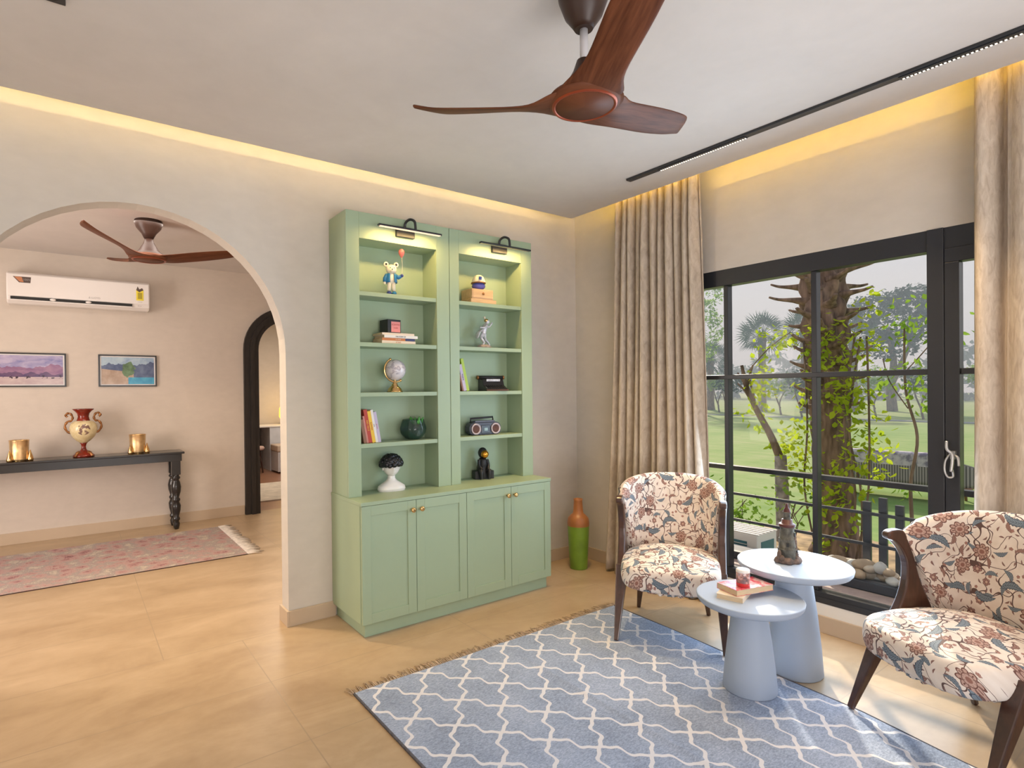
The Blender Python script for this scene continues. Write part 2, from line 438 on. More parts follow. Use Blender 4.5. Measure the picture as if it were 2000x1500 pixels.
hp = catmull([(WX-.03, .935, 1.11), (WX-.035, .955, 1.07), (WX-.035, .958, 1.02), (WX-.035, .945, .99), (WX-.035, .925, .995), (WX-.045, .926, 1.03)], 5); hd.tube(hp, .005, 8)
hd.box(WX-.03, .918, 1.08, WX-.006, .938, 1.12)
hd.build('window_handle', mat('brushed_silver', (.55, .55, .56), .3, .8, var=.02), s_)
MB().box(WX+.045, 1.035, .235, WX+.049, y1-.07, 2.135).box(WX+.045, y0+.14, .32, WX+.049, .905, 2.065).build('window_pane', M_GLASS, win)
struct('trim_4', MB().box(FD1, y0, .10, 3.965, y1, .185), mat('pink_sandstone_sill', (.45, .34, .30), .7, var=.15, scale=14), .003)

# ------------------------------------------------------------------ bookcase
CB = thing('bookcase', 'tall sage green two bay built in bookcase with cupboards below, beside the arch', 'bookcase')
yF, yU = 3.076, 3.265
c = MB()
c.box(1.357, yF+.022, .082, 2.843, WY-.002, .78)            # lower carcass
c.box(1.355, yF-.002, .778, 2.845, WY-.002, .80)            # counter
c.build('lower_body', M_GREEN, CB, .002)
MB().box(1.385, yF+.03, 0, 2.82, WY-.002, .082).build('plinth', M_GREEN, CB, .002)
u = MB(); ZT = 2.553
bays = ((1.361, 2.1035, 1.447, 2.002), (2.1045, 2.842, 2.182, 2.740))
for (xa, xb, oa, ob) in bays:
    g = 0.0015
    u.box(xa+g, yU, .80, oa, yU+.02, ZT).box(ob, yU, .80, xb-g, yU+.02, ZT).box(oa, yU, 2.391, ob, yU+.02, ZT)
    u.box(oa-.02, yU+.02, .80, oa, 3.45, ZT).box(ob, yU+.02, .80, ob+.02, 3.45, ZT).box(oa, yU+.02, 2.391, ob, 3.45, 2.41)
u.box(1.3615, yU+.02, .80, 1.38, WY-.002, ZT).box(2.823, yU+.02, .80, 2.8415, WY-.002, ZT).box(1.381, yU+.02, ZT-.02, 2.822, WY-.002, ZT)
u.build('upper_body', M_GREEN, CB, .0015)
MB().box(1.40, 3.45, .80, 2.80, 3.462, 2.45).build('back_panel', M_GREEN, CB)
for (xa, xb, oa, ob) in bays:
    for z in (2.067, 1.752, 1.440, 1.122): MB().box(oa, yU+.006, z-.026, ob, 3.45, z).build('shelf', M_GREEN, CB, .0015)
dxs = (1.359, 1.722, 2.099, 2.472, 2.841)
KN = [1.690, 1.752, 2.434, 2.497]
for i in range(4):
    xa, xb = dxs[i]+.0015, dxs[i+1]-.0015; za, zb = .084, .776
    d = MB().box(xa, yF+.006, za, xb, yF+.020, zb)
    w = .058
    d.box(xa, yF, za, xa+w, yF+.006, zb).box(xb-w, yF, za, xb, yF+.006, zb).box(xa+w, yF, za, xb-w, yF+.006, za+w).box(xa+w, yF, zb-w, xb-w, yF+.006, zb)
    do = d.build('door', M_GREEN, CB, .0012)
    k = MB().lathe([(.006, 0), (.006, .012), (.013, .016), (.0155, .024), (.0145, .030), (.008, .033)], seg=20, T=Matrix.Translation((KN[i], yF, .72)) @ Matrix.Rotation(R(90), 4, 'X'))
    k.build('knob', M_GOLD, do)
# picture lights
def picture_light(px, label, lit):
    t = thing('picture_light', label, 'lamp', (px, yU, 2.485), 0, 'picture lights over the bookcase bays')
    MB().box(-.060, -.024, -.052, .072, 0, .014).build('mounting_plate', M_BLACK, t, .004)
    pts = catmull([(.0, -.02, 0), (.0, -.03, .038), (.014, -.06, .055), (.028, -.095, .038), (.033, -.10, .002), (.033, -.10, -.018)], 6)
    MB().tube(pts, .0085, 8).build('arm', M_BLACK, t)
    MB().box(-.225, -.112, -.028, .225, -.085, -.016).build('lamp_bar', M_BLACK, t, .003)
    (MB().box(-.215, -.110, -.031, .215, -.087, -.028) if lit else MB().box(-.215, -.085, -.027, .215, -.083, -.018)).build('led_strip', M_LED, t)
    for q in (-.15, -.05, .05, .15):
        light('picture_light_beam', 'AREA', (px+q, yU-.0985, 2.450), .80, (1.0, .64, .24), .09, .02, (0, .30, -1))
picture_light(1.755, 'black picture light with lit warm bar above the left bookcase bay', True)
picture_light(2.52, 'slim black picture light above the right bookcase bay', False)

# ------------------------------------------------------------------ curtains
def curtain_mat():
    t = T('mottled_beige_curtain'); v = t.coord('UV')
    a = t.noise(t.mapping(v, (1, .22, 1)), 60, 4, .6, dist=.8); b = t.noise(t.mapping(v, (1, .3, 1)), 9, 3)
    t.set(t.p, Base_Color=t.ramp(a*.75+b*.25, [(.34, (.42, .345, .275)), (.5, (.53, .45, .365)), (.66, (.62, .54, .45))]), Roughness=.85)
    t.p.inputs['Specular IOR Level'].default_value = .15
    t.p.inputs['Subsurface Weight'].default_value = 0
    t.bump(a, .15, .004); return t.mat
M_CURT = curtain_mat()
def curtain(name, label, yt0, yt1, yb0, yb1, npl, seed, xc, depth, zt=3.0):
    rnd = random.Random(seed); ph = [rnd.uniform(-.5, .5) for _ in range(npl+2)]; am = [rnd.uniform(.55, 1.0) for _ in range(npl+2)]
    def P(u, v):
        yt = yt0+(yt1-yt0)*u; yb = yb0+(yb1-yb0)*u
        y = yt+(yb-yt)*(v**1.5)
        s = u*npl; i = int(s); fr = s-i
        a = am[i]*(1-fr)+am[min(i+1, npl)]*fr
        w = math.sin(2*PI*s+.6*math.sin(2*PI*s*.5+ph[i % 3])+.5*math.sin(v*2.2+seed))
        w = math.copysign(abs(w)**.75, w)
        d = depth*a*(.55+.45*min(1, v*6))*w
        gather = .012*math.sin(s*2.3+v*3)
        z = zt*(1-v)+(.012+.012*math.sin(s*3))*v
        return (xc-d+gather, y+.10*abs(yb1-yb0)/npl*math.cos(2*PI*s), z)
    mb = MB().grid(P, npl*14, 40, uvf=lambda u, v: (u*abs(yt1-yt0)*2.0, v*3))
    o = mb.build(name, M_CURT, None, solid=.003)
    return tag(o, label, 'curtain', 'curtains at the garden window')
curtain('curtain', 'gathered mottled beige floor length curtain hanging behind the left armchair', 2.975, 2.255, 3.10, 2.195, 11, 3, 3.475, .055)
curtain('curtain', 'mottled beige floor length curtain at the right edge, beside the window handle', .80, .05, .83, .03, 6, 8, 3.475, .060)

# ------------------------------------------------------------------ ceiling track and downlight
tr = thing('track_light', 'long slim black magnetic ceiling track with lit louvred inserts near the window', 'track light', (3.055, 0, CZ))
T_tr = Matrix.Rotation(R(-1.2), 4, 'Z')
tk = MB().box(-.022, -1.9, -.014, .022, 2.515, 0)
tk.build('track_rail', M_BLACK, tr, .001)
for (a, b) in ((1.70, 2.27), (.30, .98)):
    ins = MB().box(-.012, a, -.018, .020, b, -.0135).build('lamp_insert', M_BLACK, tr)
    g = MB(); n = int((b-a)/.015)
    for k in range(n): g.box(.009, a+.004+k*.015, -.0190, .017, a+.011+k*.015, -.0178)
    g.build('led_cell', M_CELL, ins)
light('track_light_beam', 'SPOT', (3.03, 1.98, CZ-.03), 34, (1.0, .72, .42), .06, direction=(-.05, 0, -1), spot_size=R(62), spot_blend=.8)
light('track_light_beam', 'SPOT', (3.06, .96, CZ-.03), 100, (1.0, .70, .38), .06, direction=(.10, .08, -1), spot_size=R(66), spot_blend=.8)
dl = thing('downlight', 'small square black recessed ceiling downlight at the top left', 'downlight', (-.045, 2.470, CZ))
MB().box(-.045, -.045, -.012, .045, .045, 0).build('housing', M_BLACK, dl, .002)
MB().lathe([(.028, 0), (.028, .003)], (0, 0, -.015), 20).build('lamp_lens', M_DARK, dl)
# warm pools of the ceiling spots on the floor
light('ceiling_spot_by_arch', 'SPOT', (.60, 3.0, CZ-.02), 70, (1.0, .72, .36), .04, direction=(0, -.05, -1), spot_size=R(75), spot_blend=.9)
light('ceiling_spot_corner', 'SPOT', (2.7, 2.7, CZ-.02), 105, (1.0, .68, .30), .04, direction=(0, 0, -1), spot_size=R(70), spot_blend=.9)
light('next_room_overhead_fill', 'AREA', (.4, 5.3, 2.84), 28, (1.0, .88, .78), 1.2, direction=(0, .1, -1))  # added fill for the dim corner by the door, no fitting above
light('next_room_ceiling_spot', 'SPOT', (1.0, 5.6, 2.83), 80, (1.0, .76, .48), .05, direction=(.05, .1, -1), spot_size=R(100), spot_blend=.9)
light('next_room_ceiling_spot', 'SPOT', (.70, 3.98, 2.83), 190, (1.0, .76, .46), .05, direction=(-.05, .02, -1), spot_size=R(80), spot_blend=.9)

# ------------------------------------------------------------------ ceiling fans
def fan(label, loc, drop, Rr, rz, rod, group=None):
    """loc = ceiling point; hub disc hangs drop below it"""
    t = thing('ceiling_fan', label, 'ceiling fan', loc, rz)
    k = Rr/.66; hz = -drop
    MB().lathe([(.055*k, 0), (.080*k, -.008), (.092*k, -.03*k-.01), (.090*k, -.06*k), (.068*k, -.12*k), (.042*k, -.155*k), (.033*k, -.17*k)] if rod else
               [(.095*k, 0), (.098*k, -.02), (.085*k, -.06), (.05*k, -.105), (.032*k, -.145)], seg=36).build('canopy', M_FANHUB, t)
    if rod: MB().lathe([(.014, hz+.12*k), (.014, -.15*k)], seg=16).build('downrod', M_STEEL, t)
    # motor cone
    top = hz+.16*k if rod else -.14
    MB().lathe([(.026*k, top), (.040*k, hz+.12*k), (.075*k, hz+.06*k), (.110*k, hz+.035*k), (.112*k, hz+.02*k)], seg=36).build('motor_housing', M_FANHUB, t)
    # sculpted three blade rotor: centre disc + blades
    MB().lathe([(.0, hz+.034*k), (.125*k, hz+.03*k), (.14*k, hz+.012*k), (.118*k, hz-.004*k), (.0, hz-.004*k)], seg=48, cap=False).build('rotor_hub', M_FAN, t)
    for q in range(3):
        a0 = 2*PI*q/3; ca, sa = math.cos(a0), math.sin(a0)
        # section: radius, centre offset (tangential), half width, twist, z
        secs = [(.05, .0, .125, 0, .010), (.10, .002, .116, -3, .012), (.145, .004, .092, -9, .016), (.19, .004, .074, -17, .022), (.25, .004, .070, -20, .032), (.34, .004, .073, -19, .047),
                (.44, .004, .076, -17, .063), (.55, .006, .070, -15, .082), (.585, .010, .064, -14, .088), (.625, .028, .044, -13, .095), (.662, .052, .018, -12, .101), (.672, .060, .006, -12, .102)]
        P = []; n = 12
        for (r, off, hw, tw, zz) in secs:
            ring = []
            for j in range(n):
                an = 2*PI*j/n; wx = hw*math.cos(an); th = (.0085 if r > .2 else .013)*math.sin(an)*(1-.25*abs(math.cos(an)))
                y = off+wx*math.cos(R(tw))-th*math.sin(R(tw)); z = zz+wx*math.sin(R(tw))+th*math.cos(R(tw))
                ring.append(((r*ca-y*sa)*k, (r*sa+y*ca)*k, hz+z*k))
            P.append(ring)
        mb = MB(); vs = [p for rg in P for p in rg]; m = len(P); uvs_ = [(secs[i][0]*1.0+q*3, secs[i][1]+secs[i][2]*math.cos(2*PI*j/n)+q) for i in range(m) for j in range(n)]
        fs = [(i*n+j, i*n+(j+1) % n, (i+1)*n+(j+1) % n, (i+1)*n+j) for i in range(m-1) for j in range(n)]+[tuple(range(n))[::-1], tuple((m-1)*n+j for j in range(n))]
        mb.add(vs, fs, 0, True, uvs_); mb.build('blade', M_FAN, t, sub=1)
    MB().lathe([(.100*k, hz-.002*k), (.108*k, hz-.009*k), (.114*k, hz-.009*k), (.120*k, hz-.001*k)], seg=48, cap=False).build('trim_ring', M_RING, t)
    MB().lathe([(.0, hz-.008*k), (.104*k, hz-.007*k), (.106*k, hz+.002*k)], seg=48, cap=False).build('centre_cap', M_FAN, t)
    return t

fan('large walnut three blade ceiling fan hanging on a white rod, nearest', (1.453, 1.383, CZ), .42, .628, R(2), True, 'walnut ceiling fans')
fan('walnut three blade ceiling fan in the next room, seen through the arch', (.531, 5.36, 2.86), .315, .70, R(106), False, 'walnut ceiling fans')

# ------------------------------------------------------------------ floral fabric
def floral():
    t = T('floral_upholstery'); uv = t.coord('UV')
    warp = t.new('ShaderNodeTexNoise'); t.link(uv, warp.inputs[0]); warp.inputs['Scale'].default_value = 14; warp.inputs['Detail'].default_value = 2
    add = t.new('ShaderNodeVectorMath', operation='MULTIPLY_ADD'); t.link(warp.outputs['Color'], add.inputs[0]); add.inputs[1].default_value = (.012, .012, 0); t.link(uv, add.inputs[2])
    P = add.outputs[0]
    def layer(scale, off, rnd=.75):
        m = t.mapping(P, (1, 1, 1), (0, 0, off*.7), (off, off*1.7, 0))
        v = t.new('ShaderNodeTexVoronoi', voronoi_dimensions='2D'); t.link(m, v.inputs['Vector']); v.inputs['Scale'].default_value = scale; v.inputs['Randomness'].default_value = rnd
        d = t.new('ShaderNodeVectorMath', operation='SUBTRACT'); t.link(m, d.inputs[0]); t.link(v.outputs['Position'], d.inputs[1])
        x, y, _ = t.xyz(d.outputs[0]); c = t.xyz(v.outputs['Color'])
        return x*scale, y*scale, c
    base = t.noise(P, 20, 3)
    col = t.ramp(base, [(.3, (.74, .64, .55)), (.7, (.84, .76, .68))])
    # vines
    for sc, w, se in ((9.0, .0075, 0), (6.5, .0055, 3.3)):
        n = t.noise(t.mapping(P, (1, 1, 1), (0, 0, 0), (se, se, 0)), sc, 1.0)
        col = t.mix((n-.5).abs().lt(w), col, (.12, .07, .06))
    def leaf(col, x, y, c, L, W, fill, edge, sel_lo, sel_hi, phase=0.0):
        th = c[0]*6.283+phase
        lx = x*th.cos()+y*th.sin(); ly = y*th.cos()-x*th.sin()+(lx*lx)*.9
        wv = (1-(lx*lx)*(1/(L*L)))*W*(1+(lx*55).sin()*.10)
        inside = ly.abs().lt(wv)
        sel = c[1].gt(sel_lo)*c[1].lt(sel_hi)
        rim = ly.abs().gt(wv*.78).max(ly.abs().lt(.006)).max(((lx-ly.abs()*.9)*70).sin().gt(.86))
        col = t.mix(inside*sel, col, fill)
        return t.mix(inside*sel*rim, col, edge)
    def flower(col, x, y, c, Rr, npet, fill, edge, core, sel_lo, sel_hi):
        a = y.m('ARCTAN2', x)+c[0]*6; r = (x*x+y*y).m('SQRT')
        pet = (a*npet*.5).sin().abs(); rad = (pet*.28+.78)*Rr
        sel = c[1].gt(sel_lo)*c[1].lt(sel_hi)
        ins = r.lt(rad)
        rim = r.gt(rad*.87).max(pet.lt(.16)*r.gt(Rr*.35)).max(((r-Rr*.52).abs()).lt(.012)).max(((a*npet*1.5).sin().gt(.7))*r.lt(Rr*.8)*r.gt(Rr*.58))
        col = t.mix(ins*sel, col, fill); col = t.mix(ins*sel*rim, col, edge)
        return t.mix(r.lt(Rr*.26)*sel, col, core)
    x, y, c = layer(27, 4.1, .9)
    col = leaf(col, x, y, c, .30, .09, (.30, .17, .14), (.12, .05, .05), .0, .55)
    col = flower(col, x, y, c, .20, 5, (.55, .32, .26), (.20, .08, .06), (.25, .10, .08), .62, .8)
    x, y, c = layer(14.5, 1.3, .65)
    col = leaf(col, x, y, c, .44, .135, (.215, .26, .30), (.06, .075, .10), .0, .42, 1.0)
    col = leaf(col, x, y, c, .38, .12, (.36, .21, .17), (.14, .06, .05), .50, .72, 2.0)
    col = flower(col, x, y, c, .25, 6, (.42, .25, .21), (.15, .065, .055), (.62, .44, .33), .72, 1.01)
    x, y, c = layer(10.0, 7.9, .7)
    col = flower(col, x, y, c, .34, 8, (.50, .33, .27), (.16, .07, .055), (.28, .13, .10), .0, .42)
    col = leaf(col, x, y, c, .50, .16, (.20, .25, .295), (.055, .07, .095), .52, .86, .4)
    t.set(t.p, Base_Color=col, Roughness=.7); t.p.inputs['Specular IOR Level'].default_value = .3
    t.p.inputs['Sheen Weight'].default_value = .15
    return t.mat
M_FLORAL = floral()

# ------------------------------------------------------------------ armchairs  (x = right seen from the front, y = back, z up)
def make_chair(label, loc, ang):
    t = thing('armchair', label, 'armchair', (loc[0], loc[1], .0065), ang-PI/2, 'floral armchairs')
    # seat cushion : superellipse plan, domed
    def seat(u, v):
        a = 2*PI*u
        ca, sa = math.cos(a), math.sin(a)
        e = .54
        px = .276*math.copysign(abs(ca)**e, ca); py = .262*math.copysign(abs(sa)**e, sa)
        py = py*1.03+.235
        if py > .25: px *= 1-.30*((py-.25)/.28)**1.5
        # v 0..1 bottom centre -> rim -> top centre
        if v < .22: k = v/.22; s = k*.93; z = .318
        elif v < .58:
            k = (v-.22)/.36; th = -PI/2+PI*k; s = .93+.07*math.cos(th); z = .380+.062*math.sin(th)
        else:
            k = (v-.58)/.42; s = .93*(1-k); z = .442+.060*math.sin(k*PI/2)**1.0*(1-.0*k)
        back = (py-.235)*s/.28
        return (px*s, (py-.235)*s+.235, z+.012*back+(.008*math.sin(px*40)*0))
    MB().grid(seat, 48, 34, uvf=lambda u, v: (lambda p: (p[0]+7, p[1]-(.45-p[2])*.9*(1 if p[1] > .2 else 1)+5))(seat(u, v)), closed_u=True).build('seat_cushion', M_FLORAL, t, merge=False)
    # gathered hem under the seat front
    def hem(u, v):
        a = R(200+140*u); return (.25*math.cos(a), .235+.24*math.sin(a)+.008*math.sin(u*70), .322-.026*v-.006*abs(math.sin(u*55)))
    MB().grid(hem, 80, 2, uvf=lambda u, v: (u*.6, v*.03)).build('gathered_hem', M_FLORAL, t, solid=.004)
    MB().lathe([(.0, 0), (.21, 0), (.21, .02), (.0, .02)], (0, .25, .305), 32, sx=1.05, cap=False).build('seat_base', M_BLACKMAT, t)
    # barrel back: parameter u along the U, v around the padded section
    def centre(u, h):
        a = PI*u                                   # left arm -> back -> right arm
        lean = h
        ax = .258+.030*lean; y0 = .455-.185*lean
        by = (.540+.065*lean)-y0
        x = -ax*math.copysign(abs(math.cos(a))**.85, math.cos(a)); y = y0+by*math.sin(a)**.75
        return x, y
    def topz(u):
        s = math.sin(PI*u); return .785+.115*s**.5 if s > 0 else .785
    def back(u, v):
        zt = topz(u); zb = .375
        # v 0..1 : inner bottom -> inner top -> rolled rim -> outer bottom
        th = .030*(1.0 if .04 < u < .96 else .62)
        if v < .45: k = v/.45; h = k*.93; off = -th-.012*math.sin(PI*k); z = zb+(zt-zb)*h
        elif v < .60:
            k = (v-.45)/.15; an = PI*k; h = .93; off = -th*math.cos(an); z = zb+(zt-zb)*.93+th*1.05*math.sin(an)
        else: k = (v-.60)/.40; h = .93*(1-k); off = th; z = zb+(zt-zb)*h
        x, y = centre(u, h)
        x1, y1 = centre(min(u+.01, 1), h); x2, y2 = centre(max(u-.01, 0), h)
        tx, ty = x1-x2, y1-y2; L = math.hypot(tx, ty) or 1
        nx, ny = -ty/L, tx/L
        return (x+nx*off, y+ny*off, z)
    arcs = [0.0]
    for k in range(200):
        a_, b_ = centre(k/200, .5), centre((k+1)/200, .5); arcs.append(arcs[-1]+math.hypot(a_[0]-b_[0], a_[1]-b_[1]))
    def buv(u, v):
        p = back(u, v); s_ = arcs[int(round(u*200))]; return (s_+2 if v < .53 else s_+4, p[2]+(0 if v < .53 else .3))
    g = MB().grid(back, 56, 40, uvf=buv)
    # close the two arm ends
    for uu in (0, 1):
        ring = [Vector(back(uu, j/40)) for j in range(41)]
        g.add(ring, [tuple(range(41))], 0, False, [(p.x*1.0+9, p.z) for p in ring])
    g.build('back_upholstery', M_FLORAL, t)
    # welt piping along the outer top edge
    pts = [Vector(back(k/60, .58)) for k in range(61)]
    MB().tube(pts, .0035, 6).build('welt_piping', M_BLACKMAT, t)
    for sgn in (-1, 1):
        # arm: swept wooden bracket from the front joint up to the forward pointing knob
        fr = [(.150, .335), (.225, .42), (.262, .485), (.286, .56), (.288, .64), (.262, .70), (.222, .742), (.198, .752), (.190, .766), (.196, .782), (.215, .791)]
        bk = [(.245, .793), (.275, .785), (.300, .74), (.325, .67), (.345, .60), (.370, .53), (.400, .47), (.415, .42), (.36, .37), (.27, .315), (.20, .30)]
        poly = [(p.x, p.y) for p in catmull([(a, b, 0) for a, b in fr], 4)]+[(p.x, p.y) for p in catmull([(a, b, 0) for a, b in bk], 4)]
        ld = MB()
        x0, x1 = .262, .304
        vs = []
        n = len(poly)
        for xx in (x0, x1):
            for (y, z) in poly: vs.append((sgn*(xx+.012*(z-.4)), y, z))
        ld.add(vs, [tuple(range(n))[::-1], tuple(range(n, 2*n))]); 
        for k in range(n): ld.f.append([k, (k+1) % n, n+(k+1) % n, n+k]); ld.m.append(0); ld.sm.append(False)
        ld.build('arm', M_CHAIRWOOD, t, .009, seg=3)
        # front leg
        def leg(top, bot, rt_, rb_):
            T0, B0 = Vector(top), Vector(bot); mb = MB(); n = 5
            pts = [T0.lerp(B0, k/n) for k in range(n+1)]; rr = [rt_+(rb_-rt_)*(k/n) for k in range(n+1)]
            mb.tube(pts, rr, 4, smooth=False, sq=(1.25, 1.0)); return mb
        leg((sgn*.270, .185, .385), (sgn*.287, .004, .004), .040, .0145).build('leg', M_CHAIRWOOD, t, .005)
        leg((sgn*.175, .440, .350), (sgn*.215, .590, -.004), .032, .0135).build('leg', M_CHAIRWOOD, t, .005)
    return t
make_chair('floral barrel armchair with dark walnut arms, in front of the left curtain', (2.669, 1.943), R(33.6))
make_chair('floral barrel armchair with dark walnut arms, cut off by the right edge of the photo', (2.69, .843), R(-25))

# ------------------------------------------------------------------ side tables
def side_table(label, x, y, h, r, rb, z0_):
    t = thing('side_table', label, 'side table', (x, y, z0_), 0, 'round pedestal side tables')
    MB().lathe([(.0, h-.050), (r*.55, h-.049), (r*.86, h-.042), (r*.955, h-.032), (r*.985, h-.022), (r, h-.006), (r, h-.002), (r-.0025, h), (r-.01, h), (.0, h)], seg=72, cap=False).build('tabletop', M_TABLE, t)
    MB().lathe([(.0, 0), (rb-.004, 0), (rb, .006), (rb*.93, h*.25), (rb*.80, h*.55), (rb*.66, h*.80), (rb*.60, h-.052)], seg=56, cap=False).build('pedestal', M_TABLE, t)
    return t
side_table('smaller, lower pale blue grey pedestal table standing on the rug, holding two paperbacks', 2.622, 1.458, .443, .236, .120, .0095)
side_table('larger, taller pale blue grey pedestal table by the window, holding the lighthouse', 2.985, 1.424, .552, .262, .130, 0)

# ------------------------------------------------------------------ trellis rug
def rug_mat():
    t = T('blue_grey_trellis_wool'); v = t.coord(); x, y, z = t.xyz(v)
    wob = t.noise(v, 9, 3, out='Color'); wx, wy, wz = t.xyz(wob.k)
    x2 = x+(wx-.5)*.012; y2 = y+(wy-.5)*.012
    u = (x2-1.204)/.2525; w = (y2-2.512)/.312
    s = u+w; q = u-w
    def f(a): return (a*(2*PI)).sin()-(a*(4*PI)).sin()*.45+(a*(6*PI)).sin()*.28
    A = .070
    Sx = s-f(q)*A; Q = q-f(s)*A
    def line(a): return ((a+.5).frac()-.5).abs()
    hair = t.noise(v, 260, 2)
    d = line(Sx).min(line(Q))+(hair-.5)*.020
    # spike at the middle of each edge
    pile = t.noise(t.mapping(v, (1, 2, 1)), 75, 5, .8); patch = t.noise(v, 3.5, 3)
    grey = t.ramp(pile*.75+patch*.25, [(.36, (.20, .245, .335)), (.5, (.32, .385, .52)), (.64, (.46, .53, .68))])
    col = t.mix(d.lt(.042), grey, (.72, .72, .76))
    t.set(t.p, Base_Color=col, Roughness=.95); t.p.inputs['Specular IOR Level'].default_value = .1
    t.bump(pile+d.lt(.042)*.6, .5, .004); return t.mat
M_RUG = rug_mat()
rug = thing('area_rug', 'blue grey flatwoven rug with white trellis pattern under the side tables', 'rug')
def redge(y):
    P = [(2.60, 2.92), (2.06, 2.897), (1.42, 2.850), (1.05, 2.828), (.67, 2.752), (-.9, 2.60)]
    for (ya, xa), (yb, xb) in zip(P, P[1:]):
        if y >= yb: return xa+(xb-xa)*(ya-y)/(ya-yb)
    return P[-1][1]
def rugP(u, v):
    y = 2.553-3.2*v; x = 1.080+(redge(y)-1.080)*u
    # fold crease running diagonally
    d = x-1.96
    z = .009+.010*math.exp(-(d/.016)**2)*max(.25, min(1, (2.56-y)*2.2))+.001*math.sin(x*9)*math.sin(y*7)
    return (x, y, z)
g = MB().grid(rugP, 220, 300)
g.build('woven_field', M_RUG, rug)
MB().grid(lambda u, v: (lambda p: (p[0], p[1], .0008))(rugP(u, v)), 2, 16).build('rug_backing', mat('rug_backing_wool', (.12, .11, .11), .9), rug)
ed = MB()
for pts in ([rugP(0, k/60) for k in range(61)], [rugP(1, k/60) for k in range(61)]): ed.tube([(p[0], p[1], .006) for p in pts], .0058, 6)
ed.build('bound_edge', mat('rug_edge_wool', (.10, .10, .12), .9, var=.3, scale=60), rug)
fr = MB(); rnd = random.Random(4)
n = 190
for k in range(n):
    x = 1.07+(2.93-1.07)*k/(n-1)+rnd.uniform(-.003, .003); dx = rnd.uniform(-.02, .012); L = rnd.uniform(.04, .08)
    fr.tube([(x, 2.55, .008), (x+dx*.4, 2.55+L*.5, .009+rnd.uniform(0, .006)), (x+dx, 2.55+L, .003)], [.0028, .0030, .0012], 4)
o = fr.build('fringe', mat('jute_fringe', (.42, .31, .21), .9, var=.4, scale=40), rug); o['kind'] = 'stuff'

# runner in the next room
def runner_mat():
    t = T('faded_pink_oriental_weave'); v = t.coord()
    a = t.noise(t.mapping(v, (1, 1, 1)), 4, 7, .75, dist=2.0); b = t.noise(t.mapping(v, (6, 1, 1)), 30, 3); vo = t.new('ShaderNodeTexVoronoi'); t.link(v, vo.inputs['Vector']); vo.inputs['Scale'].default_value = 9
    f = a*.6+b*.25+S(t.nt, vo.outputs['Distance'])*.3
    t.set(t.p, Base_Color=t.ramp(f, [(.38, (.20, .10, .11)), (.47, (.37, .21, .21)), (.55, (.45, .31, .28)), (.62, (.31, .27, .26)), (.72, (.50, .42, .35))]), Roughness=.95)
    t.p.inputs['Specular IOR Level'].default_value = .1
    return t.mat
run = thing('runner_rug', 'faded pink patterned runner with white fringe lying before the console table', 'rug')
def rp(u, v):
    # quad: y 5.33..6.62, right end slanted
    y = 5.33+1.27*v; xr = 1.27+.06*(0 if v < .5 else 1)*0+(-.0)*v; x0 = -1.6
    return (x0+(xr-x0)*u, y, .008+.0015*math.sin(u*60)*math.sin(v*9))
MB().grid(rp, 60, 24).build('woven_field', runner_mat(), run)
MB().box(-1.6, 5.33, .0005, 1.27, 6.60, .006).build('rug_backing', mat('dark_rug_backing', (.07, .04, .04), .9), run)
fr = MB()
for k in range(90):
    y = 5.335+1.26*k/89; dy = rnd.uniform(-.03, .02); L = rnd.uniform(.10, .15)
    fr.tube([(1.265, y, .008), (1.265+L*.5, y+dy*.4, .012), (1.265+L, y+dy, .003)], [.006, .006, .003], 4)
o = fr.build('fringe', mat('white_cotton_fringe', (.66, .60, .54), .9, var=.2, scale=30), run); o['kind'] = 'stuff'

# ------------------------------------------------------------------ console table and what stands on it
ct = thing('console_table', 'long black console table with turned legs against the wall of the next room', 'table')
ZC = .825
MB().box(-1.3, 6.745, ZC-.022, .975, 7.065, ZC).build('tabletop', M_BLACKWOOD, ct, .006)
MB().box(-1.27, 6.770, ZC-.10, .95, 7.055, ZC-.022).build('apron', M_BLACKWOOD, ct, .002)
prof = [(.022, 0), (.030, .03), (.034, .06), (.024, .085), (.036, .10), (.036, .115), (.026, .135), (.042, .20), (.046, .25), (.030, .29), (.040, .305), (.040, .32), (.028, .335), (.046, .40), (.050, .45), (.040, .50), (.028, .525), (.042, .54), (.042, .552), (.030, .565), (.034, .58)]
for (lx, ly) in ((.895, 6.805), (.895, 7.02), (-1.22, 6.805), (-1.22, 7.02)):
    lg = MB().lathe(prof, (lx, ly, 0), 24); lg.box(lx-.042, ly-.034, .58, lx+.042, ly+.034, ZC-.09); lg.build('leg', M_BLACKWOOD, ct)
# urn
urn = thing('urn', 'ornate maroon and cream urn with scrolled gold handles, centre of the console table', 'urn', (.094, 6.90, ZC))
def urn_mat():
    t = T('painted_cream_porcelain'); v = t.coord(); x, y, z = t.xyz(v)
    n = t.noise(v, 28, 3); d = ((x*x)+((z-.275)*(z-.275))).m('SQRT')
    flower = d.lt(.055)*n.gt(.5)
    col = t.mix(flower, t.ramp(n, [(.3, (.62, .50, .26)), (.7, (.76, .66, .42))]), (.20, .12, .10))
    t.set(t.p, Base_Color=col, Roughness=.2); return t.mat
M_MAROON = mat('maroon_glaze', (.19, .018, .008), .15, var=.4, scale=18)
M_BRONZE = mat('antique_bronze_gilt', (.30, .13, .045), .3, .6, var=.4, scale=30)
MB().lathe([(.0, 0), (.088, 0), (.092, .012), (.080, .025), (.060, .04), (.036, .055), (.022, .075), (.018, .10), (.024, .125), (.034, .14)], seg=40).build('foot', M_MAROON, urn)
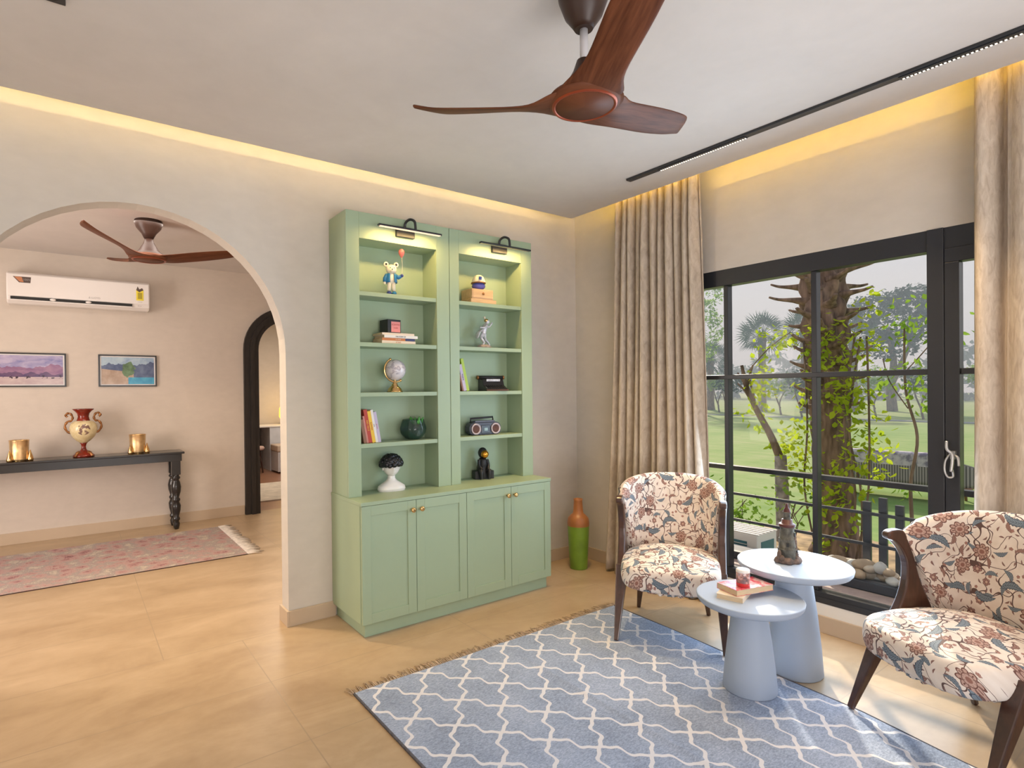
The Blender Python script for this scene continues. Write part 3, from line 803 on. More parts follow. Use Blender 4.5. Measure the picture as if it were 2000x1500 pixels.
for k in range(4):
    a = PI/4+k*PI/2; MB().tube(catmull([(.05*math.cos(a), .05*math.sin(a), .045), (.078*math.cos(a), .078*math.sin(a), .035), (.098*math.cos(a), .098*math.sin(a), .008)], 5), [.012]*11, 8).build('foot_scroll', M_BRONZE, urn)
MB().lathe([(.030, .138), (.060, .16), (.095, .20), (.112, .245), (.116, .29), (.108, .325), (.085, .348), (.060, .358)], seg=48, cap=False).build('bowl', urn_mat(), urn)
MB().lathe([(.060, .356), (.052, .372), (.046, .40), (.052, .43), (.072, .455), (.092, .472), (.088, .476), (.066, .458), (.044, .43), (.040, .40)], seg=48, cap=False).build('neck', M_MAROON, urn)
for sgn in (-1, 1):
    pts = catmull([(sgn*.10, 0, .235), (sgn*.135, 0, .26), (sgn*.150, 0, .31), (sgn*.128, 0, .352), (sgn*.098, 0, .36), (sgn*.088, 0, .395), (sgn*.105, 0, .43), (sgn*.130, 0, .432), (sgn*.142, 0, .412), (sgn*.128, 0, .398)], 6)
    MB().tube(pts, [.008+.004*math.sin(k*.5)**2 for k in range(len(pts))], 8).build('handle', M_BRONZE, urn)
def holder(x, y, label):
    t = thing('candle_holder', label, 'candle holder', (x, y, ZC), 0, 'hammered gold candle holders on the console')
    MB().lathe([(.0, .008), (.072, .008), (.076, .02), (.072, .10), (.076, .19), (.0785, .195), (.075, .197), (.0705, .19), (.067, .10), (.068, .02), (.0, .015)], seg=40, cap=False).build('cup', M_GOLDTEX, t)
    MB().tube([(.077*math.cos(a*PI/24), .077*math.sin(a*PI/24), .195) for a in range(49)], .0025, 6).build('rim', M_GOLD, t)
    MB().lathe([(.0, 0), (.055, 0), (.062, .008), (.0, .008)], seg=32, cap=False).build('base', M_GOLD, t)
    for k in range(3):
        a = R(-20+120*k); cx, cy = .088*math.cos(a), .088*math.sin(a)
        MB().lathe([(.0, 0), (.022, 0), (.026, .012), (.020, .045), (.010, .075), (.004, .100), (.0, .108)], (cx, cy, 0), 14, cap=False).build('foot', M_GOLD, t)
holder(-.405, 6.86, 'hammered gold candle holder near the left edge, left of the urn')
holder(.556, 6.90, 'hammered gold candle holder right of the urn, near the table end')

# ------------------------------------------------------------------ split AC, pictures
ac = thing('air_conditioner', 'white split air conditioner high on the wall of the next room', 'air conditioner', (.10, 7.10, 2.47))
sec = [(0, -.152), (0, .150), (-.15, .148), (-.195, .128), (-.205, .06), (-.205, -.075), (-.185, -.125), (-.14, -.152)]
bm_ = MB(); vs = []
for xx in (-.585, .585): vs += [(xx, y, z) for y, z in sec]
n = len(sec); bm_.add(vs, [tuple(range(n)), tuple(range(n, 2*n))[::-1]]+[(k, (k+1) % n, n+(k+1) % n, n+k) for k in range(n)])
bm_.build('body', M_AC, ac, .012, seg=3)
MB().box(-.555, -.207, -.118, .425, -.186, -.092).build('air_slot', M_DARK, ac)
MB().box(-.556, -.2085, -.129, .426, -.196, -.119).build('louver', M_AC, ac, .002)
MB().box(-.575, -.2085, -.088, .575, -.204, .118).build('front_panel', M_AC, ac, .003)
for q in (-.235, .05): MB().lathe([(.0, 0), (.026, 0), (.022, .006), (.0, .007)], seg=16, cap=False, T=Matrix.Translation((q, -.209, -.105)) @ Matrix.Rotation(R(90), 4, 'X') @ Matrix.Scale(.5, 4, (0, 1, 0))).build('louver_clip', M_AC, ac)
MY = mat('yellow_label', (.85, .70, .03), .4); MYT = mat('dark_yellow_print', (.45, .36, .02), .5); MD = mat('dark_print', (.09, .06, .05), .5); MO = mat('orange_print', (.55, .22, .10), .5); MGR = mat('grey_print', (.30, .28, .27), .5)
st = MB().box(.462, -.2100, -.052, .528, -.2086, .062).build('energy_label', MY, ac)
MB().box(.476, -.2104, -.035, .515, -.2100, .03).build('label_print', MYT, st)
MB().prism([(.462, .055), (.49, .035), (.528, .058), (.515, .08), (.49, .064), (.475, .095)], -.2106, -.2101, 'y').build('label_emblem', MD, st)
sk = MB().prism([(-.535, .095), (-.40, .096), (-.405, .040), (-.49, .040)], -.2100, -.2086, 'y').build('corner_sticker', MD, ac)
MB().prism([(-.525, .092), (-.47, .093), (-.455, .045), (-.485, .046)], -.2104, -.2100, 'y').build('sticker_print', MO, sk)
text_part('sticker_print', '100%', .026, (-.432, -.2102, .068), (R(90), 0, 0), MGR, sk)
text_part('brand_lettering', '\u2206 LLOYD', .024, (.10, -.2090, -.058), (R(90), 0, 0), MGR, ac)
text_part('small_print', 'inverter', .013, (.497, -.2088, -.066), (R(90), 0, 0), MGR, ac)
text_part('small_print', '3D air', .014, (.492, -.2062, -.108), (R(90), 0, 0), MGR, ac)

def picture(x, w, h, z, paint, label):
    t = thing('framed_picture', label, 'picture', (x, 7.10, z), 0, 'framed landscapes over the console table')
    f = MB(); b = .014
    f.box(-w/2, -.022, -h/2, w/2, 0, -h/2+b).box(-w/2, -.022, h/2-b, w/2, 0, h/2).box(-w/2, -.022, -h/2+b, -w/2+b, 0, h/2-b).box(w/2-b, -.022, -h/2+b, w/2, 0, h/2-b)
    f.build('frame', M_BLACKWOOD, t, .002)
    MB().box(-w/2+b, -.012, -h/2+b, w/2-b, -.002, h/2-b).build('mount', mat('white_mount', (.70, .68, .68), .5), t)
    MB().box(-w/2+b+.012, -.0135, -h/2+b+.012, w/2-b-.012, -.012, h/2-b-.012).build('print', paint, t)
def paint1():
    t = T('purple_hills_print'); v = t.coord(); x, y, z = t.xyz(v)
    n = t.noise(t.mapping(v, (1, 1, 2.5)), 7, 5, .6, dist=.5); n1 = t.noise(t.mapping(v, (1, 0, 0)), 6, 3); n2 = t.noise(t.mapping(v, (1, 0, 0), loc=(3, 0, 0)), 9, 3)
    sky = t.ramp(n, [(.3, (.20, .20, .42)), (.7, (.55, .48, .62))])
    col = t.mix(z.lt(.03+(n1-.5)*.22), sky, t.ramp(n, [(.3, (.20, .10, .22)), (.7, (.38, .22, .32))]))
    col = t.mix(z.lt(-.03+(n2-.5)*.12), col, t.ramp(n, [(.3, (.07, .05, .14)), (.7, (.18, .10, .18))]))
    col = t.mix(z.lt(-.068), col, t.ramp(n, [(.3, (.45, .34, .36)), (.7, (.62, .52, .50))]))
    sp = t.noise(v, 45, 2).gt(.60)*z.lt(-.05)*z.gt(-.085)
    col = t.mix(sp, col, (.05, .03, .05))
    t.set(t.p, Base_Color=col, Roughness=.15); return t.mat
def paint2():
    t = T('lake_and_tree_print'); v = t.coord(); x, y, z = t.xyz(v)
    n = t.noise(v, 12, 5, .6, dist=.5); n1 = t.noise(t.mapping(v, (1, 0, 0)), 7, 3)
    col = t.ramp(n, [(.3, (.25, .35, .50)), (.7, (.50, .62, .66))])
    col = t.mix(z.lt(.07+(n1-.5)*.2), col, t.ramp(n, [(.3, (.05, .07, .16)), (.7, (.16, .20, .30))]))
    col = t.mix(z.lt(-.01-x*.12)*x.lt(.05), col, t.ramp(n, [(.3, (.36, .25, .17)), (.7, (.55, .42, .32))]))
    col = t.mix(z.lt(-.07)*x.gt(.0), col, t.ramp(n, [(.3, (.03, .25, .45)), (.7, (.10, .45, .60))]))
    tree = ((x*x)*1.5+(z-.02)*(z-.02)).m('SQRT').lt(.075+(n-.5)*.14)
    col = t.mix(tree, col, t.ramp(n, [(.3, (.05, .09, .03)), (.7, (.20, .32, .16))]))
    t.set(t.p, Base_Color=col, Roughness=.12); return t.mat
picture(-.40, .72, .335, 1.69, paint1(), 'black framed print of purple hills, cut off by the left edge')
picture(.495, .53, .335, 1.69, paint2(), 'black framed print of a green tree by blue water, right of the hills print')

# ------------------------------------------------------------------ far room furniture
dk = thing('desk', 'dressing desk with dark grey side and white top in the far bedroom', 'desk', (3.135, 11.03, 0))
MB().box(-.75, -.32, .80, .9, .34, .825).build('desktop', M_WHITE, dk, .004)
MB().box(-.74, -.30, 0, -.70, .32, .80).build('side_panel', mat('dark_grey_laminate', (.12, .12, .13), .4), dk)
MB().box(-.18, -.31, 0, .88, .30, .80).build('drawer_pedestal', mat('pale_grey_laminate', (.62, .64, .68), .4), dk, .003)
MB().box(-.72, .28, .25, .88, .30, .80).build('modesty_panel', mat('grey_laminate', (.22, .22, .23), .4), dk)
tl = thing('table_lamp', 'small glowing yellow table lamp on the desk in the far bedroom', 'lamp', (3.285, 11.0, .8255))
MB().lathe([(.0, 0), (.05, 0), (.05, .01), (.01, .02), (.008, .12), (.0, .12)], seg=20, cap=False).build('base', M_GOLD, tl)
MB().lathe([(.06, .12), (.075, .16), (.07, .30), (.055, .34)], seg=24).build('lamp_shade', emissive('yellow_glass_shade', (1.0, .62, .04), 2.2), tl)
light('table_lamp_glow', 'POINT', (3.285, 10.9, 1.30), 4, (1.0, .66, .25), .08)
bn = thing('bench', 'low upholstered bench with drawers in front of the desk in the far bedroom', 'bench', (3.18, 10.46, 0))
b0 = MB().box(-.22, -.22, .03, .8, .22, .38).build('body', mat('pale_grey_panel', (.60, .60, .62), .5), bn, .004)
MB().box(-.23, -.23, .38, .8, .23, .50).build('cushion', mat('beige_cushion', (.55, .44, .35), .8), bn, .02)
for q in (0, 1):
    d = MB().box(-.19, -.23, .06+.155*q, .75, -.22, .20+.155*q).build('drawer', mat('pale_grey_drawer', (.64, .64, .66), .5), bn, .003)
    MB().box(-.02, -.245, .125+.155*q, .12, -.231, .137+.155*q).build('handle', M_STEEL, d)
stl = thing('stool', 'round pink topped stool tucked under the desk, mostly hidden by the door frame', 'stool', (2.63, 10.55, 0))
MB().lathe([(.0, .42), (.17, .42), (.18, .45), (.16, .48), (.0, .49)], seg=24, cap=False).build('seat', mat('dusty_pink_velvet', (.52, .36, .31), .8), stl)
for k in range(3):
    a = k*2.1; MB().tube([(.10*math.cos(a), .10*math.sin(a), .42), (.15*math.cos(a), .15*math.sin(a), 0)], .012, 8).build('leg', M_CHAIRWOOD, stl)
br = MB().box(1.6, 7.75, .001, 3.6, 9.25, .015).build('bedroom_rug', mat('cream_rug_wool', (.62, .55, .45), .9, var=.15, scale=9))
tag(br, 'cream rug on the brown floor of the far bedroom', 'rug')

# ------------------------------------------------------------------ things on the shelves
MBLUE = mat('blue_painted_resin', (.02, .16, .36), .3); MNAVY = mat('navy_painted_resin', (.02, .04, .22), .3); MCREAM = mat('cream_resin', (.76, .68, .54), .3)
MPINK = mat('pink_label_paper', (.72, .26, .24), .6); MSILV = mat('silver_white_resin', (.58, .57, .60), .3, .25, var=.25, scale=60)
bear = thing('bear_figurine', 'white bear figurine in a blue jacket holding a red balloon, top left shelf', 'figurine', (1.700, 3.335, 2.067), R(-14))
b = MB()
b.ball((0, 0, .112), .030, sc=(1, .8, 1.25)); b.ball((0, -.002, .170), .0335, sc=(1.05, .92, .95)); b.ball((-.002, -.026, .160), .014)
for s in (-1, 1):
    b.tube([(s*.014, 0, .10), (s*.015, 0, .06), (s*.016, -.002, .03)], [.015, .0135, .012], 12)
b.build('body', MCREAM, bear)
for s in (-1, 1):
    e = MB().ball((s*.033, 0, .202), .0165, sc=(1, .5, 1)).build('ear', MCREAM, bear)
    MB().ball((s*.033, -.006, .202), .0080, 12, 8, sc=(1, .5, 1)).build('ear_inner', M_BLACKMAT, e)
    sh = MB().ball((s*.017, -.006, .014), .0165, sc=(1, 1.45, .85)); sh.build('shoe', MNAVY if s < 0 else MBLUE, bear)
    MB().ball((s*.013, -.033, .176), .003, 8, 6).build('eye', M_BLACKMAT, bear)
MB().ball((-.001, -.040, .164), .0042, 8, 6).build('nose', M_BLACKMAT, bear)
jk = MB()
jk.grid(lambda u, v: ((.033+.006*(1-v))*math.sin(R(22+316*u)), -(.028+.006*(1-v))*math.cos(R(22+316*u)), .082+.058*v), 24, 5)
jk.tube([(-.028, 0, .132), (-.042, -.004, .108), (-.044, -.006, .088)], [.013, .0125, .012], 10); jk.tube([(.028, 0, .130), (.046, -.012, .118), (.060, -.022, .126)], [.013, .0115, .010], 10)
jk.build('jacket', MBLUE, bear, solid=.003)
for p in ((-.045, -.007, .080), (.066, -.025, .130)): MB().ball(p, .0105, 10, 8).build('paw', MCREAM if p[0] < 0 else MNAVY, bear)
MB().tube([(.066, -.025, .130), (.070, -.02, .20), (.066, -.015, .262)], .0012, 6).build('balloon_string', MCREAM, bear)
MB().lathe([(.0, 0), (.006, .006), (.016, .022), (.020, .036), (.018, .050), (.010, .058), (.0, .060)], (.066, -.015, .245), 20, cap=False).build('balloon', mat('rose_glossy_balloon', (.34, .10, .10), .15), bear)

# wooden drawer box, top right shelf
MWOODL = wood('light_pine', (.46, .30, .16), (.66, .46, .27), .5, 3, (1, 10, 10), 0)
wbx = thing('wooden_box', 'small light wooden drawer box on a wider board, top right shelf', 'box', (2.41, 3.365, 2.067))
MB().box(-.11, -.075, 0, .115, .075, .030).build('base_board', MWOODL, wbx, .003)
MB().box(-.095, -.066, .030, .092, .07, .103).build('body', MWOODL, wbx, .002)
dr = MB().box(-.088, -.069, .040, .085, -.066, .097).build('drawer', MWOODL, wbx, .001)
MB().lathe([(.0, 0), (.008, 0), (.010, .006), (.004, .010), (.0, .011)], seg=14, cap=False, T=Matrix.Translation((.0, -.069, .070)) @ Matrix.Rotation(R(90), 4, 'X')).build('knob', M_BRONZE, dr)
fg = thing('figurine', 'round blue bodied figurine with a cream cap, on the wooden box', 'figurine', (2.405, 3.345, 2.17))
MB().ball((0, 0, .028), .052, sc=(1, .85, .58)).build('body', mat('blue_violet_glaze', (.09, .09, .36), .25), fg)
MB().lathe([(.048, .045), (.051, .052), (.046, .075), (.036, .095), (.02, .107), (.0, .110)], seg=28, cap=False).build('cap', MCREAM, fg)
MB().tube([(.050*math.cos(k*PI/16), .050*math.sin(k*PI/16), .050) for k in range(33)], .005, 8).build('cap_brim', M_BRONZE, fg)
MB().box(-.034, -.047, .072, -.012, -.040, .094, T=Matrix.Rotation(R(8), 4, 'X')).build('cap_badge', MNAVY, fg)

# ---- books
def book(label, w, d, h, cover, loc, rot=(0, 0, 0), group=None, lying=True, title=None, tcol=None, spine='-y', band=None):
    """lying book: w along x (spine length), d depth, h thickness; spine faces -y"""
    t = thing('book', label, 'book', loc, 0, group); t.rotation_euler = rot
    e = .0018
    c = MB().box(0, 0, 0, w, d, e).box(0, 0, h-e, w, d, h).box(0, 0, e, w, e, h-e)
    cv = c.build('cover', cover, t)
    MB().box(.002, e, e, w-.002, d-.003, h-e).build('pages', M_PAPER, t)
    if band: MB().box(w*band[1], -.0006, .0005, w*band[2], 0, h-.0005).build('spine_band', band[0], t)
    if title: text_part('spine_title', title, h*.62, (w*.48, -.0008, h*.5), (R(90), 0, 0), tcol, t)
    return t
MINK = mat('black_ink', (.03, .03, .035), .6); MCOV = mat('cream_book_cover', (.74, .62, .48), .5); MCOVW = mat('white_book_cover', (.74, .71, .66), .5)
MORG = mat('orange_book_cover', (.58, .20, .06), .5); MRED = mat('red_book_cover', (.45, .05, .03), .5); MYEL = mat('yellow_book_cover', (.78, .50, .04), .5)
MLIME = mat('lime_book_cover', (.36, .50, .03), .4); MNVY = mat('navy_book_cover', (.04, .05, .13), .5); MPUR = mat('lilac_book_cover', (.50, .44, .58), .5); MBRN = mat('brown_book_cover', (.26, .12, .07), .5)
MPNK = mat('rose_book_cover', (.55, .22, .18), .5)
G1 = 'books lying under the candle box'
zz_ = 1.752
book('cream paperback at the bottom of the flat stack under the black candle box', .245, .145, .019, MCOV, (1.606, 3.288, zz_), (0, 0, R(1)), G1, title='A TALE', tcol=MORG)
book('orange and navy spined book, second from the bottom of the flat stack', .235, .145, .017, MORG, (1.612, 3.296, zz_+.0195), (0, 0, R(-.5)), G1, band=(MNVY, .70, 1.0), title='STORIES', tcol=MCOV)
book('white spined book with black lettering, third from the bottom of the flat stack', .245, .145, .018, MCOVW, (1.622, 3.286, zz_+.037), (0, 0, R(1.2)), G1, title='THE STORY OF', tcol=MINK)
book('cream book on top of the flat stack, directly under the black candle box', .232, .145, .014, MCOV, (1.610, 3.292, zz_+.0555), (0, 0, R(0)), G1)
cb = thing('candle_box', 'black square candle box with pink label, on the flat stack of books', 'box', (1.708, 3.372, zz_+.0700), R(5))
MB().box(-.050, -.050, 0, .050, .050, .090).build('box_body', M_BLACKMAT, cb, .003)
lb = MB().box(-.024, -.0512, .008, .044, -.0500, .076).build('label', MPINK, cb)
text_part('label_print', 'SCENTED', .0145, (.010, -.0515, .056), (R(90), 0, 0), MRED, lb)
text_part('label_print', 'candle', .013, (.010, -.0515, .036), (R(90), 0, 0), MRED, lb)

# ---- standing, leaning books
def leaning(items, x0, y, z, lean, group, gap=.0006):
    x = x0
    for (lab, th, hh, dd, cov, title, tc) in items:
        t = thing('book', lab, 'book', (x, y, z), 0, group)
        t.rotation_euler = (0, R(-lean), 0)
        e = .0016
        MB().box(0, 0, 0, e, dd, hh).box(th-e, 0, 0, th, dd, hh).box(e, 0, 0, th-e, e, hh).build('cover', cov, t)
        MB().box(e, e, .002, th-e, dd-.003, hh-.002).build('pages', M_PAPER, t)
        if title: text_part('spine_title', title, th*.62, (th*.5, -.0008, hh*.52), (R(90), R(90), 0), tc, t)
        x += th/math.cos(R(lean))+gap
G2 = 'leaning books on the lower left shelf'
leaning([
    ('brown and rose book leaning against the shelf side, leftmost of the lower left row', .020, .150, .14, MBRN, None, None),
    ('thin pale rose book, second from the left in the lower left row', .011, .172, .14, MPNK, None, None),
    ('red and orange book, third from the left in the lower left row', .024, .212, .15, MRED, 'RED HILLS', MYEL),
    ('yellow book in the middle of the lower left row', .022, .202, .14, MYEL, 'SUMMER', MRED),
    ('white and navy spined book, second from the right in the lower left row', .016, .210, .15, MCOVW, 'atlas', MNVY),
    ('pale rose spined book, rightmost in the lower left row', .020, .196, .15, MPUR, 'garden', MPNK)], 1.482, 3.300, 1.1225, 10, G2)
G3 = 'leaning books on the middle right shelf'
leaning([
    ('rust book half hidden by the bay side, leftmost of the middle right row', .012, .120, .13, MBRN, None, None),
    ('cream and lilac spined book beside the green book, middle right shelf', .024, .190, .14, MPUR, 'POEMS', MINK),
    ('lime green book leaning rightmost in the middle right row', .022, .232, .15, MLIME, None, None)], 2.226, 3.300, 1.4405, 13, G3)

# ---- figure of a running / crouching athlete
sp = thing('figurine', 'silver white figurine of a leaping person on a rocky base, second right shelf', 'figurine', (2.455, 3.355, 1.752))
MB().lathe([(.0, 0), (.058, 0), (.060, .008), (.048, .020), (.030, .028), (.0, .03)], seg=24, cap=False, sy=.8).build('rock_base', mat('grey_pink_stone', (.33, .27, .25), .6, var=.3, scale=40), sp)
f = MB()
f.tube(catmull([(.000, 0, .105), (.005, 0, .14), (.018, 0, .168), (.026, 0, .178)], 5), [.016, .017, .018, .019, .020, .021, .021, .020, .020, .020, .018, .016, .014, .012, .010, .009][:16], 12)
f.ball((.030, -.004, .196), .017, sc=(.9, .95, 1.1)); f.ball((.047, -.008, .193), .004, 8, 6)
f.tube(catmull([(.00, .0, .108), (-.030, -.012, .075), (-.010, -.016, .045), (-.022, -.018, .024)], 5), [.016, .016, .015, .014, .013, .012, .011, .010, .0095, .009, .0085, .008, .0075, .007, .0065, .006], 10)
f.tube(catmull([(.004, .0, .108), (.020, .012, .070), (.048, .014, .045), (.062, .012, .022)], 5), [.016, .016, .015, .014, .013, .012, .011, .010, .0095, .009, .0085, .008, .0075, .007, .0065, .006], 10)
f.tube(catmull([(.016, -.016, .168), (-.010, -.024, .150), (-.035, -.018, .148)], 5), [.009, .009, .0085, .008, .0075, .007, .0068, .0065, .006, .006, .0055], 8)
f.tube(catmull([(.030, .012, .168), (.052, .006, .160), (.066, -.008, .182)], 5), [.009, .009, .0085, .008, .0075, .007, .0068, .0065, .006, .006, .0055], 8)
f.ball((-.040, -.018, .149), .008, 10, 8); f.ball((.068, -.009, .187), .007, 10, 8)
f.build('body', MSILV, sp)
MB().tube(catmull([(-.062, .0, .070), (-.05, 0, .110), (-.02, .0, .135), (.01, .004, .15)], 5), [.012, .016, .02, .022, .024, .024, .024, .023, .022, .021, .02, .019, .018, .016, .014, .012], 10, sq=(.35, 1.1)).build('drapery', MSILV, sp)
MB().ball((.022, -.002, .204), .017, 14, 10, sc=(1, 1, .8)).build('hair', M_GOLD, sp)
MB().tube([(.010, -.002, .215), (.004, -.002, .232)], [.006, .009], 8).build('raised_horn', MCREAM, sp)

# ---- globe
gl = thing('globe', 'small pearly white desk globe on a gold stand, middle left shelf', 'globe', (1.722, 3.345, 1.440))
MB().lathe([(.0, 0), (.050, 0), (.052, .006), (.046, .010), (.044, .022), (.030, .036), (.018, .048), (.020, .054), (.010, .060), (.008, .078)], seg=36, cap=False).build('stand', M_GOLD, gl)
def globe_mat():
    t = T('pearl_globe_map'); v = t.coord(); n = t.noise(v, 14, 5, .6)
    t.set(t.p, Base_Color=t.ramp(n, [(.47, (.66, .63, .66)), (.50, (.36, .33, .38)), (.55, (.54, .50, .53)), (.62, (.62, .58, .60))]), Roughness=.25); t.p.inputs['Coat Weight'].default_value = .3; return t.mat
MB().ball((.006, 0, .145), .068, 36, 24).build('sphere', globe_mat(), gl)
mer = [( .006+.078*math.cos(R(a)), 0, .145+.078*math.sin(R(a))) for a in range(118, 305, 6)]
MB().tube(mer, .0065, 8, sq=(1, .6)).build('meridian_arc', M_GOLD, gl)
for a in (118, 298): MB().ball((.006+.078*math.cos(R(a)), 0, .145+.078*math.sin(R(a))), .009, 12, 8).build('pivot', M_GOLD, gl)

# ---- toy typewriter
ty = thing('typewriter_model', 'miniature black and bronze vintage typewriter, middle right shelf', 'model', (2.535, 3.365, 1.440), R(-12))
prof = [(-.085, 0), (-.085, .018), (-.03, .042), (-.012, .085), (.03, .095), (.065, .085), (.07, 0)]
mb = MB().prism(prof, -.085, .085, 'x'); mb.build('body', M_BLACKGLOSS, ty, .004)
MB().prism([(-.088, .0), (-.088, .012), (-.10, .010), (-.10, 0)], -.088, .088, 'x').build('base_tray', mat('dark_bronze_tray', (.10, .045, .025), .35, .4), ty, .002)
MB().tube([(-.098, .03, .100), (.098, .03, .100)], .013, 16).build('platen', M_BLACKMAT, ty)
for s in (-1, 1): MB().tube([(s*.098, .03, .100), (s*.110, .03, .100)], .015, 16).build('platen_knob', M_BRONZE, ty)
kb = MB()
for r in range(4):
    for c_ in range(9): kb.lathe([(.0, .0), (.0058, 0), (.0058, .004), (.0, .0045)], (-.060+c_*.015, -.076+r*.013, .022+r*.0062), 8, cap=False)
kb.build('key_rows', M_BLACKGLOSS, ty)
MB().tube([( .052*math.cos(R(a)), -.020, .045+.030*math.sin(R(a))) for a in range(190, 351, 10)], .010, 8).build('type_basket', mat('copper_bronze', (.32, .18, .12), .35, .4), ty)
MB().box(-.055, -.022, .070, .055, -.014, .088).build('name_plate', MSILV, ty, .002)

# ---- toy boombox
bb = thing('boombox_model', 'miniature dark boombox with two round speakers, fourth right shelf', 'model', (2.448, 3.365, 1.122), R(-4))
body = [(-.135, .030), (-.128, .012), (-.105, .0), (.105, .0), (.128, .012), (.135, .030), (.135, .062), (.122, .082), (.098, .092), (-.098, .092), (-.122, .082), (-.135, .062)]
MB().prism(body, -.035, .035, 'y').build('body', mat('dark_blue_grey_plastic', (.045, .05, .075), .35), bb, .006)
for s in (-1, 1):
    cx = s*.084
    ro = Matrix.Translation((cx, -.036, .045)) @ Matrix.Rotation(R(90), 4, 'X')
    sk = MB().lathe([(.026, 0), (.040, 0), (.040, .008), (.034, .010), (.028, .004)], seg=28, T=ro, cap=False).build('speaker_ring', mat('pinkish_silver_plastic', (.50, .42, .44), .3), bb)
    MB().lathe([(.0, .0), (.012, .002), (.028, .006), (.030, .003), (.030, .0)], seg=28, T=ro, cap=False).build('speaker_cone', mat('brown_speaker_cone', (.10, .035, .02), .6), sk)
MB().box(-.036, -.040, .012, .036, -.034, .072).build('cassette_deck', M_BLACKGLOSS, bb, .003)
MB().box(-.014, -.0415, .030, .014, -.040, .052).build('dial_display', mat('teal_grey_display', (.25, .36, .38), .3), bb)
MB().box(-.085, -.030, .092, .085, .020, .104).build('control_strip', mat('slate_plastic', (.10, .11, .15), .4), bb, .003)
MB().tube([(-.10, .01, .085), (-.10, .01, .118), (.09, .01, .126), (.095, .01, .085)], .007, 8).build('carry_handle', M_BLACKMAT, bb)

# ---- green skull planter
sk = thing('glass_planter', 'dark green glass ornament with bright green foliage on top, fourth left shelf', 'ornament', (1.868, 3.362, 1.122))
MGL = mat('dark_green_glass', (.020, .060, .042), .10, var=.5, scale=14, coat=.6, alpha=.42)
def bowl(u, v):
    a = 2*PI*u; pr = [(.030, 0), (.060, .012), (.085, .045), (.090, .075), (.078, .110), (.070, .135)]
    s = v*(len(pr)-1); i = min(int(s), len(pr)-2); k = s-i; r = pr[i][0]*(1-k)+pr[i+1][0]*k; z = pr[i][1]*(1-k)+pr[i+1][1]*k
    r *= 1+.06*math.cos(6*a+2*v)+.03*math.cos(11*a); return (r*math.cos(a), r*.72*math.sin(a), z)
MB().grid(bowl, 60, 16, closed_u=True).build('faceted_bowl', MGL, sk, solid=.004)
fc = MB().ball((.012, -.040, .062), .036, 20, 14, sc=(1, .55, 1.15)).build('mask_face', mat('grey_green_resin', (.14, .18, .17), .45), sk)
for s in (-1, 1): MB().ball((.012+s*.014, -.058, .070), .006, 10, 8, sc=(1.3, .5, .7)).build('eye_socket', M_BLACKMAT, fc)
lf = MB(); rnd = random.Random(11)
for k in range(46):
    a = rnd.uniform(0, 2*PI); r0 = rnd.uniform(0, .022); L = rnd.uniform(.04, .065); dz = rnd.uniform(.6, 1)
    lf.tube([(.012+r0*math.cos(a), -.03+r0*math.sin(a), .105), (.012+(r0+L*.35)*math.cos(a), -.02+(r0+L*.35)*math.sin(a), .095+L*dz*.7), (.012+(r0+L*.5)*math.cos(a), -.02+(r0+L*.5)*math.sin(a), .095+L*dz)], [.009, .008, .001], 5)
lf.build('foliage', mat('vivid_green_leaf', (.07, .30, .05), .5), sk)

# ---- bust
bu = thing('bust_statue', 'white bust with glossy black curly hair covering the eyes, bottom left shelf', 'bust', (1.690, 3.345, .80), R(-8))
b = MB()
def torso(u, v):
    a = 2*PI*u
    pr = [(.088, .050, 0), (.094, .053, .014), (.088, .050, .032), (.062, .040, .050), (.036, .030, .066), (.025, .024, .080), (.023, .023, .098), (.026, .026, .108)]
    s = v*(len(pr)-1); i = min(int(s), len(pr)-2); k = s-i; A_ = [pr[i][j]*(1-k)+pr[i+1][j]*k for j in range(3)]
    return (A_[0]*math.copysign(abs(math.cos(a))**.85, math.cos(a)), A_[1]*math.copysign(abs(math.sin(a))**.85, math.sin(a)), A_[2])
b.grid(torso, 40, 28, closed_u=True)
def headp(u, v):
    a = 2*PI*u; p = PI*v; x = .054*math.sin(p)*math.cos(a); y = .052*math.sin(p)*math.sin(a); z = -.058*math.cos(p)
    if z < 0: x *= 1-.22*(-z/.058)**2
    face = math.exp(-((x/.010)**2))*math.exp(-(((z+.004)/.020)**2)) if y < 0 else 0     # nose
    lips = math.exp(-((x/.014)**2))*(math.exp(-(((z+.027)/.004)**2))+math.exp(-(((z+.034)/.004)**2))) if y < 0 else 0
    chin = math.exp(-((x/.016)**2))*math.exp(-(((z+.048)/.009)**2)) if y < 0 else 0
    return (x, y-.012*face-.0035*lips-.004*chin, .150+z)
b.grid(headp, 56, 44, closed_u=True)
for s in (-1, 1): b.ball((s*.056, .004, .145), .010, 12, 8, sc=(.5, .8, 1.3))
b.build('figure', M_WHITECER, bu)
h = MB(); rnd = random.Random(5)
for k in range(110):
    zf = rnd.uniform(-.10, 1); a = rnd.uniform(0, 2*PI); rr = math.sqrt(max(0, 1-max(0, zf)**2))
    h.ball((.064*rr*math.cos(a), .062*rr*math.sin(a), .172+.054*zf), rnd.uniform(.014, .020), 10, 7)
h.build('hair', M_BLACKGLOSS, bu)

